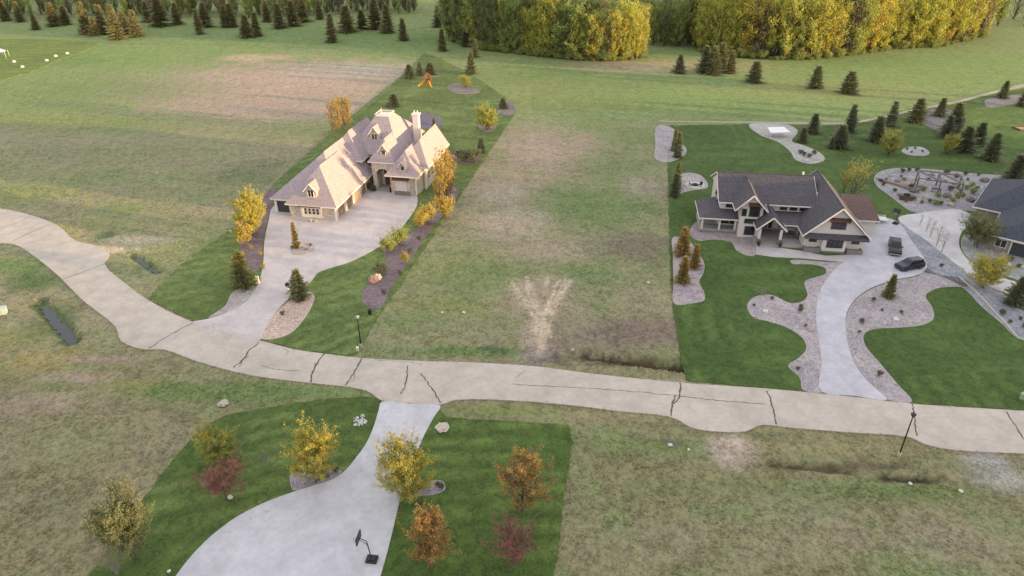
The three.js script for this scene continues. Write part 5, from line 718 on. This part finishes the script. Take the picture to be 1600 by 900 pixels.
{ // pickup, nose to +x
  const [x, z] = [67.2,-111.14], car = thing('pickup_truck', 'black crew cab pickup truck parked on the upper concrete drive', 'truck', x, z, -Math.PI / 2 - 0.42);
  part('body', taper(prof([[-2.8, 0.5], [2.75, 0.45], [2.85, 0.8], [2.75, 1.12], [1.35, 1.2], [-2.8, 1.2]], 1.95, 0.08), 0.9, 1.3, 0.04), blackPaint, car);
  part('cabin', taper(prof([[1.35, 1.18], [0.75, 1.8], [0.4, 1.88], [-0.75, 1.86], [-1.05, 1.18]], 1.74, 0.08), 1.2, 1.9, 0.18), blackPaint, car);
  part('cargo_bed', merge([box(-2.75, -1.1, 1.2, 1.28, -0.95, -0.85), box(-2.75, -1.1, 1.2, 1.28, 0.85, 0.95), box(-2.84, -2.74, 1.2, 1.3, -0.95, 0.95)]), blackPaint, car); part('bed_cover', box(-2.74, -1.1, 1.205, 1.235, -0.84, 0.84), M(C('#232428'), 0.8), car);
  glassStrip(car, [1.33, 1.26, -0.68], [1.33, 1.26, 0.68], [0.84, 1.77, 0.56], [0.84, 1.77, -0.56], 'windscreen'); glassStrip(car, [-1.07, 1.3, 0.66], [-1.07, 1.3, -0.66], [-0.86, 1.76, -0.56], [-0.86, 1.76, 0.56], 'rear_window');
  for (const s of [-1, 1]) { glassStrip(car, [1.05, 1.26, s * 0.87], [0.1, 1.26, s * 0.87], [0.1, 1.72, s * 0.77], [0.7, 1.72, s * 0.77]); glassStrip(car, [0.02, 1.26, s * 0.87], [-0.95, 1.26, s * 0.87], [-0.75, 1.72, s * 0.77], [0.02, 1.72, s * 0.77]); part('mirror', box(0.95, 1.15, 1.2, 1.38, s * 0.92, s * 1.12), blackPaint, car); part('headlight', box(2.72, 2.87, 0.85, 1.02, s * 0.55, s * 0.88), lampClear, car); part('tail_light', box(-2.88, -2.78, 0.85, 1.15, s * 0.7, s * 0.9), lampRed, car); }
  part('grille', box(2.78, 2.88, 0.62, 1.0, -0.5, 0.5), chrome, car); part('bumper', box(2.74, 2.93, 0.42, 0.6, -0.92, 0.92), chrome, car); wheels(car, [1.75, -1.75], 0.86, 0.41);
}
{ // flat trailer
  const [x, z] = [69.52,-123.54], t = thing('utility_trailer', 'white flat utility trailer beside the dark-roofed house', 'trailer', x, z, -0.12), wh = M(C('#d9d9da'), 0.6);
  part('deck', box(-1.9, 1.9, 0.62, 0.72, -0.9, 0.9), wh, t); part('side_rail', merge([box(-1.9, 1.9, 0.95, 1.02, -0.9, -0.85), box(-1.9, 1.9, 0.95, 1.02, 0.85, 0.9), ...[-1.85, -0.6, 0.6, 1.85].flatMap((u) => [box(u - 0.03, u + 0.03, 0.72, 0.95, -0.9, -0.85), box(u - 0.03, u + 0.03, 0.72, 0.95, 0.85, 0.9)])]), wh, t);
  part('drawbar', merge([bar(V(1.9, 0.6, -0.6), V(3.1, 0.55, 0), 0.05), bar(V(1.9, 0.6, 0.6), V(3.1, 0.55, 0), 0.05)]), wh, t); wheels(t, [-0.3], 0.98, 0.32);
}
function hoop(px, turn, label, sc) {
  const t = thing('basketball_hoop', label, 'basketball hoop', px[0], px[1], turn); t.scale.setScalar(sc); const bk = M(C('#25262a'), 0.6), bd = M(C('#3f434b'), 0.4);
  part('base', merge([box(-0.5, 0.55, 0.06, 0.32, -0.42, 0.42), box(-0.3, 0.4, 0.32, 0.42, -0.3, 0.3)]), bk, t); part('pole', merge([bar(V(0, 0.3, 0), V(-0.25, 2.6, 0), 0.055, 0.05, 8), bar(V(-0.25, 2.6, 0), V(-0.95, 2.95, 0), 0.04, 0.04, 6), bar(V(-0.2, 2.1, 0), V(-0.9, 2.7, 0), 0.03, 0.03, 6)]), bk, t);
  const b = part('backboard', box(-1.02, -0.95, 2.55, 3.35, -0.62, 0.62), bd, t); part('board_frame', merge([box(-1.03, -0.94, 3.35, 3.39, -0.65, 0.65), box(-1.03, -0.94, 2.51, 2.55, -0.65, 0.65), box(-1.03, -0.94, 2.55, 3.35, -0.66, -0.62), box(-1.03, -0.94, 2.55, 3.35, 0.62, 0.66)]), bk, b);
  part('rim', new THREE.TorusGeometry(0.23, 0.015, 6, 18).rotateX(Math.PI / 2).translate(-1.28, 2.7, 0), M(C('#8a4028'), 0.5), t);
  const net = []; for (let i = 0; i < 12; i++) { const a = i / 12 * 6.283, c = a + 0.26; net.push(bar(V(-1.28 + Math.cos(a) * 0.22, 2.69, Math.sin(a) * 0.22), V(-1.28 + Math.cos(c) * 0.13, 2.3, Math.sin(c) * 0.13), 0.008, 0.008, 3)); } part('net', merge(net), M(C('#b9b9b6'), 0.9), t);
}
hoop([-13.22,-45.23], -0.12, 'portable basketball hoop standing on the foreground driveway', 1.0);
hoop([72.75,-122.35], 0.7, 'portable basketball hoop between the upper drive and the neighbour drive', 1.0);
function lamp(px, h, label, headCol, poleCol) {
  const t = thing('street_lamp', label, 'street lamp', px[0], px[1]), pm = M(C(poleCol), 0.5, { metalness: 0.4 });
  part('base', new THREE.CylinderGeometry(0.2, 0.24, 0.5, 10).translate(0, 0.15, 0), M(C('#b5a98a'), 0.9), t); part('pole', bar(V(0, 0.3, 0), V(0, h - 0.5, 0), 0.095, 0.06, 10), pm, t);
  const hd = part('lamp_head', new THREE.LatheGeometry([[0.02, 0.42], [0.1, 0.4], [0.27, 0.3], [0.3, 0.22], [0.24, 0.18], [0.2, 0], [0.1, -0.1], [0.07, -0.12]].map(([a, b]) => new THREE.Vector2(a, b)), 14).translate(0, h - 0.4, 0), M(C(headCol), 0.5), t);
  part('lens', new THREE.CylinderGeometry(0.21, 0.19, 0.16, 12).translate(0, h - 0.31, 0), lampClear, hd);
}
lamp([43.36,-59.5], 6.0, 'dark street lamp standing on the grass verge below the road', '#33302f', '#3a302a');
lamp([-20.96,-81.15], 5.0, 'slim black street lamp on the verge beside the vacant lot', '#9a9a90', '#1f1f20');
// boulders and flat stones
function boulder(px, r, sy, col, label, seed, group, py = 0, bumps = 0.3) {
  const g = new THREE.IcosahedronGeometry(1, 4), p = g.attributes.position; for (let i = 0; i < p.count; i++) { const v = V(p.getX(i), p.getY(i), p.getZ(i)), q = 1 + bumps * nz(v.x * 1.1 + seed, v.z * 1.1 + v.y) + bumps * 0.4 * nz2(v.x * 3 + seed, v.y * 3 + v.z * 2); v.multiplyScalar(q); p.setXYZ(i, v.x, v.y, v.z); } g.computeVertexNormals();
  const o = part(numbered('boulder'), g, M(C(col), 0.95, { map: stuccoMap }), scene); o.position.set(px[0], r * sy * 0.55 + py, px[1]); o.scale.set(r, r * sy, r * 0.9); o.rotation.y = seed; return tag(o, label, 'boulder', group);
}
boulder([-8.18,-63.81], 0.75, 0.6, '#c9bdae', 'rounded cream boulder on the lawn corner beside the foreground driveway', 1);
boulder([-22.46,-99.72], 0.85, 0.8, '#a3877b', 'pinkish boulder in the dark mulch border', 2); boulder([-21.85,-100.36], 0.7, 0.9, '#d6cabd', 'pale boulder leaning on the pinkish one in the mulch', 3);
boulder([38.06,-90.36], 0.42, 0.5, '#d8d4d0', 'white boulder in the gravel bed left of the curving driveway', 4); boulder([42.99,-85.23], 0.55, 0.55, '#b3a19b', 'pinkish boulder at the edge of the curving driveway', 5);
boulder([56.55,-88.01], 0.42, 0.6, '#d8d6d6', 'white boulder in the grey gravel island', 6); boulder([68.84,-157.97], 0.5, 0.6, '#c9c5bd', 'pale boulder in the bed near the white cover', 7);
boulder([-13.25,-163.51], 0.6, 1.0, '#c2bcb4', 'pale upright boulder in the dark back garden bed', 8); boulder([-35.55,-68.54], 0.7, 0.28, '#b5ae9c', 'flat pale stones at the end of the culvert', 9);
boulder([-37.48,-112.42], 0.55, 0.6, '#ad9f93', 'tan boulder in the round forecourt island', 10); boulder([-36.31,-111.39], 0.4, 0.6, '#9d9490', 'grey boulder in the round forecourt island', 11); boulder([8.37,-80.21], 0.22, 0.7, '#c5bba9', 'pale stone at the culvert mouth of the vacant lot', 12);
boulder([83.66,-105.31], 0.45, 0.6, '#d2d2d2', 'white boulder in the neighbour gravel yard', 13); boulder([85.6,-104.61], 0.4, 0.6, '#c6c6c8', 'smaller white boulder in the neighbour gravel yard', 14); boulder([-38.43,-123.54], 0.5, 0.6, '#a9a39e', 'grey boulder under the garage wing window', 15); boulder([-37.54,-123.39], 0.4, 0.6, '#a39c96', 'small grey boulder under the garage wing window', 16);
boulder([21.98,-99.29], 0.3, 0.5, '#cfc8b4', 'pale stone lying in the vacant lot', 17); boulder([88.22,-124.14], 0.7, 0.9, '#a59c8c', 'tan boulder at the corner of the gravel garden', 18);
[[-22.46,-56.52], [-8.42,-54.73], [18.01,-61.07], [19.96,-60.33], [47.19,-54], [-29.31,-53.11], [-31.84,-44.01], [42.41,-55.1], [-79.48,-149.83], [-81.08,-148.61], [-10.44,-90], [-7.19,-90]].forEach((p, i) => boulder(p, 0.16 + 0.05 * (i % 3), 0.7, '#d9d5cc', ['pale stone in the bend bed', 'white stone in the right stone bed', 'small white stone in the field before the road', 'small white stone in the field before the road', 'small white stone near the gravel approach', 'tan stone under the red tree', 'white stone near the driveway edge', 'small pale stone in the ditch grass', 'pale stone in the left open field', 'pale stone in the left open field', 'pale stone in the grass of the vacant lot', 'pale stone in the grass of the vacant lot'][i], 20 + i, [null, null, 'field stones', 'field stones', null, null, null, null, 'left field stones', 'left field stones', 'vacant lot stones', 'vacant lot stones'][i]));
[[83.55,-147.8], [83.74,-144.65], [84.85,-142.36], [84.39,-138.67], [86.94,-141.61], [80.4,-136.53], [85,-135.13], [89.84,-135.83], [95.15,-143.11], [93.53,-137.24], [88.06,-131.08], [93.43,-133.76], [88.31,-145.43], [93.31,-148.61], [94.17,-145.43], [102.66,-144.65], [102.97,-142.36], [95.65,-134.44]].forEach((p, i) => boulder(p, 0.45 + 0.13 * (i % 4), 0.7, ['#a59b93', '#8f8984', '#b5aaa0', '#7f7874'][i % 4], ['tan', 'grey', 'pale', 'dark'][i % 4] + ' landscaping boulder among the shrubs of the large gravel garden', 50 + i, ['tan', 'grey', 'pale', 'dark'][i % 4] + ' boulders of the gravel garden'));
[[85.51,-145.43], [84.93,-140.86], [86.64,-139.39], [84.73,-133.08], [87.99,-135.83], [92.3,-139.39], [94.73,-140.86], [97.84,-147], [85.32,-131.74], [99.86,-139.39], [82.28,-134.44], [96.88,-149.42]].forEach(([x, z], i) => put(i % 2 ? darkShrub : shrub, [x, z, 0.8 + 0.2 * (i % 3)], i % 2 ? 'low dull green shrub in the large gravel garden' : 'low lime shrub between the boulders of the gravel garden', i % 2 ? 'shrubs in the gravel garden' : 'lime shrubs between the boulders', 1.2));
[[-184.08,-267.75], [-175.73,-259.05], [-173.31,-270], [-174.59,-278.18], [-172.86,-283.05]].forEach((p, i) => { const o = thing('tee_marker', 'low white marker on the smooth golf tee', 'marker', p[0], p[1], i, 'white markers on the golf tee'); part('body', new THREE.CylinderGeometry(0.55, 0.65, 0.4, 12).translate(0, 0.2, 0), M(C('#dcd8c8'), 0.7), o); part('cap', new THREE.SphereGeometry(0.55, 12, 6, 0, 6.3, 0, 1.5).scale(1, 0.35, 1).translate(0, 0.4, 0), M(C('#e2dece'), 0.7), o); });
{ const t = thing('marker_tent', 'small white tent at the left edge of the golf tee', 'tent', ...[-193.65,-275.8], 0.3), w = M(C('#cfd3da'), 0.8); part('canopy', new THREE.ConeGeometry(2.4, 1.3, 4).rotateY(Math.PI / 4).translate(0, 2.9, 0), w, t); for (const [a, b] of [[-2, -2], [2, -2], [-2, 2], [2, 2]]) part('pole', bar(V(a, 0, b), V(a, 2.4, b), 0.06), w, t); }
// stone rip-rap patch
{ const t = thing('rock_apron', 'flat patch of white rocks at the culvert left of the foreground driveway', 'rocks', ...[-18.1,-65.41]), r = rng(3), mat = [M(C('#b9bdbb'), 0.95), M(C('#9fa5a2'), 0.95), M(C('#cccdc8'), 0.95)]; for (let i = 0; i < 46; i++) { const g = new THREE.DodecahedronGeometry(0.13 + 0.1 * r(), 0); const o = part('stone', g, mat[i % 3], t), u = (r() - .5) * 1.7, v = (r() - .5) * 1.7; o.position.set(u * 0.75 + v * 0.25, 0.06, v - u * 0.35); o.scale.y = 0.55; o.rotation.set(r() * 3, r() * 3, r() * 3); } }
// utility boxes
function cabinet(px, w, h, d, col, label, turn = 0) { const t = thing('utility_box', label, 'utility box', px[0], px[1], turn); part('body', box(-w / 2, w / 2, 0, h, -d / 2, d / 2), M(C(col), 0.7), t); part('lid', box(-w / 2 - 0.04, w / 2 + 0.04, h, h + 0.08, -d / 2 - 0.04, d / 2 + 0.04), M(C(col), 0.6), t); part('door_seam', box(-0.015, 0.015, 0.1, h - 0.1, d / 2, d / 2 + 0.02), M(C('#77807c'), 0.8), t); }
cabinet([-76.16,-89.81], 1.3, 0.95, 1.0, '#b9c6bd', 'pale green utility box on the grass by the road bend', 0.4); cabinet([-40.9,-99.08], 0.5, 1.2, 0.4, '#cfcabb', 'white service box at the left edge of the forecourt'); cabinet([63.46,-69.55], 0.6, 0.7, 0.5, '#8fa088', 'small green service box on the far right lawn', 0.6); cabinet([-21.2,-80.05], 0.3, 0.5, 0.3, '#d8d5c6', 'small pale marker post box beside the slim black lamp');
{ const t = thing('driveway_lantern', 'black lantern post beside the forecourt entrance spruce', 'lantern', ...[-35.21,-96.38]); part('post', bar(V(0, 0, 0), V(0, 1.1, 0), 0.09, 0.07, 8), creamTrim, t); part('lantern', box(-0.28, 0.28, 1.1, 1.5, -0.28, 0.28), ironMat, t); part('cap', new THREE.ConeGeometry(0.42, 0.25, 4).rotateY(0.785).translate(0, 1.62, 0), ironMat, t); }
{ const t = thing('bin', 'small black bin beside the boundary of the vacant lot', 'bin', ...[-21.21,-89.63]); part('body', new THREE.CylinderGeometry(0.3, 0.24, 0.75, 12).translate(0, 0.37, 0), rubber, t); part('lid', new THREE.CylinderGeometry(0.33, 0.33, 0.06, 12).translate(0, 0.78, 0), ironMat, t); }
// fire pit with two chairs
{ const [x, z] = [39.27,-142.36], t = thing('fire_pit', 'round pale stone fire pit patio behind the dark-roofed house', 'fire pit', x, z); part('patio', new THREE.CylinderGeometry(2.1, 2.1, 0.12, 40).translate(0, 0.06, 0), M(C('#c3beb7'), 0.9, { map: stuccoMap }), t); part('ring', new THREE.TorusGeometry(0.5, 0.16, 8, 20).rotateX(Math.PI / 2).translate(0, 0.25, 0), ironMat, t); part('bowl', new THREE.CylinderGeometry(0.45, 0.4, 0.2, 16).translate(0, 0.22, 0), rubber, t);
  for (const [dx, dz, a] of [[-1.1, 0.4, 1.2], [0.9, 0.7, -0.9]]) { const c = thing('garden_chair', 'dark garden chair on the fire pit patio', 'chair', x + dx, z + dz, a, 'chairs at the fire pit', 0.12); part('seat', box(-0.3, 0.3, 0.38, 0.44, -0.3, 0.3), ironMat, c); part('backrest', box(-0.3, 0.3, 0.44, 1.0, -0.34, -0.28), ironMat, c); for (const [p, q] of [[-0.27, -0.27], [0.27, -0.27], [-0.27, 0.27], [0.27, 0.27]]) part('leg', bar(V(p, 0, q), V(p, 0.38, q), 0.025), ironMat, c); } }
// white cover by the cart path
{ const t = thing('white_canopy', 'low white canopy in the gravel beside the cart path', 'canopy', ...[68.27,-177.22], 0.1), w = M(C('#e2e2e4'), 0.7); part('cover', slab([[-2.6, 1.5, -1.5], [2.6, 1.5, -1.5], [2.2, 2.0, 1.6], [-2.2, 2.0, 1.6]], 0.08), w, t); part('valance', box(-2.6, 2.6, 1.3, 1.45, 1.44, 1.5), w, t); for (const [a, b] of [[-2.4, 1.3], [2.4, 1.3], [-2, -1.4], [2, -1.4]]) part('post', bar(V(a, 0, b), V(a, b > 0 ? 1.45 : 1.9, b), 0.06), w, t); }
// play set
{ const t = thing('play_set', 'orange and yellow wooden play set with slide and swings', 'play set', ...[-27.22,-231.37], 0.3), wd = M(C('#a5572f'), 0.7), ye = M(C('#d9a012'), 0.4), gr = M(C('#8a8478'), 0.7);
  for (const [a, b] of [[-0.8, -0.8], [0.8, -0.8], [-0.8, 0.8], [0.8, 0.8]]) part('post', bar(V(a, 0, b), V(a, 3.3, b), 0.08, 0.08, 6), wd, t);
  part('platform', box(-0.9, 0.9, 1.4, 1.52, -0.9, 0.9), wd, t); for (const s of [-1, 1]) part('roof', slab([[s * 1.15, 3.1, -1.15], [0, 4.0, -1.15], [0, 4.0, 1.15], [s * 1.15, 3.1, 1.15]], 0.08), wd, t); part('guard', merge([box(-0.85, 0.85, 1.6, 2.2, -0.86, -0.8), box(-0.86, -0.8, 1.6, 2.2, -0.8, 0.8)]), wd, t);
  const slide = (dir) => { const c = new THREE.CatmullRomCurve3([V(0, 1.5, 0.9), V(0, 1.4, 1.2), V(0, 0.6, 2.4), V(0, 0.25, 3.1), V(0, 0.22, 3.5)]), s = new THREE.Shape([[-0.03, -0.34], [0.25, -0.4], [0.25, -0.36], [0.02, -0.28], [0.02, 0.28], [0.25, 0.36], [0.25, 0.4], [-0.03, 0.34]].map(([a, b]) => new THREE.Vector2(a, b))); const o = part('slide', new THREE.ExtrudeGeometry(s, { steps: 20, extrudePath: c }), ye, t); o.rotation.y = dir; o.position.y = 0.05; }; slide(0.15); slide(-1.3);
  part('swing_beam', merge([bar(V(0.8, 2.8, 0), V(4.6, 2.8, 0), 0.08), bar(V(4.6, 2.85, 0), V(4.9, 0, 1.1), 0.07), bar(V(4.6, 2.85, 0), V(4.9, 0, -1.1), 0.07)]), gr, t);
  for (const x of [2, 3.4]) { const s = part('swing', box(x - 0.25, x + 0.25, 0.5, 0.55, -0.1, 0.1), ye, t); part('rope', merge([bar(V(x - 0.22, 0.55, 0), V(x - 0.22, 2.8, 0), 0.015, 0.015, 4), bar(V(x + 0.22, 0.55, 0), V(x + 0.22, 2.8, 0), 0.015, 0.015, 4)]), gr, s); } }
// pergola
{ const t = thing('pergola', 'grey timber pergola in the large gravel garden', 'pergola', ...[89.47,-139.39], -0.45), g = M(C('#6f6a67'), 0.8); t.scale.set(1.35, 1.1, 1.3);
  for (const [a, b] of [[-3, -2], [0, -2.4], [3, -2], [-3, 2], [0, 2.2], [3, 2]]) part('post', bar(V(a, 0, b), V(a, 2.7, b), 0.12, 0.12, 6), g, t);
  for (const [a, b] of [[[-3, -2], [0, -2.4]], [[0, -2.4], [3, -2]], [[-3, 2], [0, 2.2]], [[0, 2.2], [3, 2]], [[-3, -2], [-3, 2]], [[3, -2], [3, 2]], [[0, -2.4], [0, 2.2]], [[-3, -2], [0, 2.2]], [[0, -2.4], [3, 2]]]) part('beam', bar(V(a[0], 2.75, a[1]), V(b[0], 2.75, b[1]), 0.13, 0.13, 4), g, t);
  const tb = thing('patio_table', 'dark patio table standing under the pergola', 'table', ...[88.95,-138.67], -0.45); part('tabletop', box(-0.9, 0.9, 0.7, 0.76, -0.5, 0.5), ironMat, tb); for (const [a, b] of [[-0.8, -0.4], [0.8, -0.4], [-0.8, 0.4], [0.8, 0.4]]) part('leg', bar(V(a, 0, b), V(a, 0.7, b), 0.04), ironMat, tb); }
{ const t = thing('garden_wall', 'low reddish brick step wall in the gravel garden', 'wall', ...[82.18,-143.11], -0.95); for (let k = 0; k < 3; k++) part('step', box(-4.2 + k * 0.5, 3.6, 0, 0.18 * (k + 1), -0.9 + 0.5 * k, -0.4 + 0.5 * k), M(C(['#b5a9a0', '#a8978f', '#9a8880'][k]), 0.9, { map: stoneMap }), t); }
{ const t = thing('outdoor_kitchen', 'brown brick outdoor kitchen block in the gravel garden', 'outdoor kitchen', ...[80.58,-134.44], -0.3); part('counter', box(-1.2, 1.2, 0, 0.95, -0.6, 0.6), M(C('#6d5a55'), 0.9, { map: stoneMap }), t); part('top', box(-1.3, 1.3, 0.95, 1.03, -0.7, 0.7), M(C('#4f4a4a'), 0.6), t); part('grill', box(-0.5, 0.5, 1.03, 1.35, -0.35, 0.35), ironMat, t); }
{ const [x, z] = [135.83,-183.38], t = thing('sand_box', 'brown timber-edged sandbox on the round back lawn', 'sandbox', x, z, 0.1), w = M(C('#6e4b3a'), 0.9); for (const [a, b, c, d] of [[-2.2, 2.2, -1.6, -1.4], [-2.2, 2.2, 1.4, 1.6], [-2.2, -2, -1.4, 1.4], [2, 2.2, -1.4, 1.4]]) part('board', box(a, b, 0, 0.4, c, d), w, t); part('sand', box(-2, 2, 0, 0.25, -1.4, 1.4), M(C('#a58d75'), 1), t); }
// garden edging wall right of the lawn
{ const pts = [[72.98,-101.02],[73.1,-97.2],[72.45,-91.3],[71.9,-86.61],[71.37,-83.07],[72.83,-82.26]], g = []; for (let i = 0; i < pts.length - 1; i++) { const a = V(pts[i][0], 0.1, pts[i][1]), b = V(pts[i + 1][0], 0.1, pts[i + 1][1]), d = b.clone().sub(a), q = new THREE.BoxGeometry(0.16, 0.3, d.length()); q.lookAt(d); g.push(q.translate((a.x + b.x) / 2, 0.1, (a.z + b.z) / 2)); } tag(part('garden_kerb', merge(g), M(C('#b9b5ac'), 0.9), scene), 'pale concrete kerb between the far right lawn and the stone strip', 'kerb'); }

renderer.render(scene, camera);
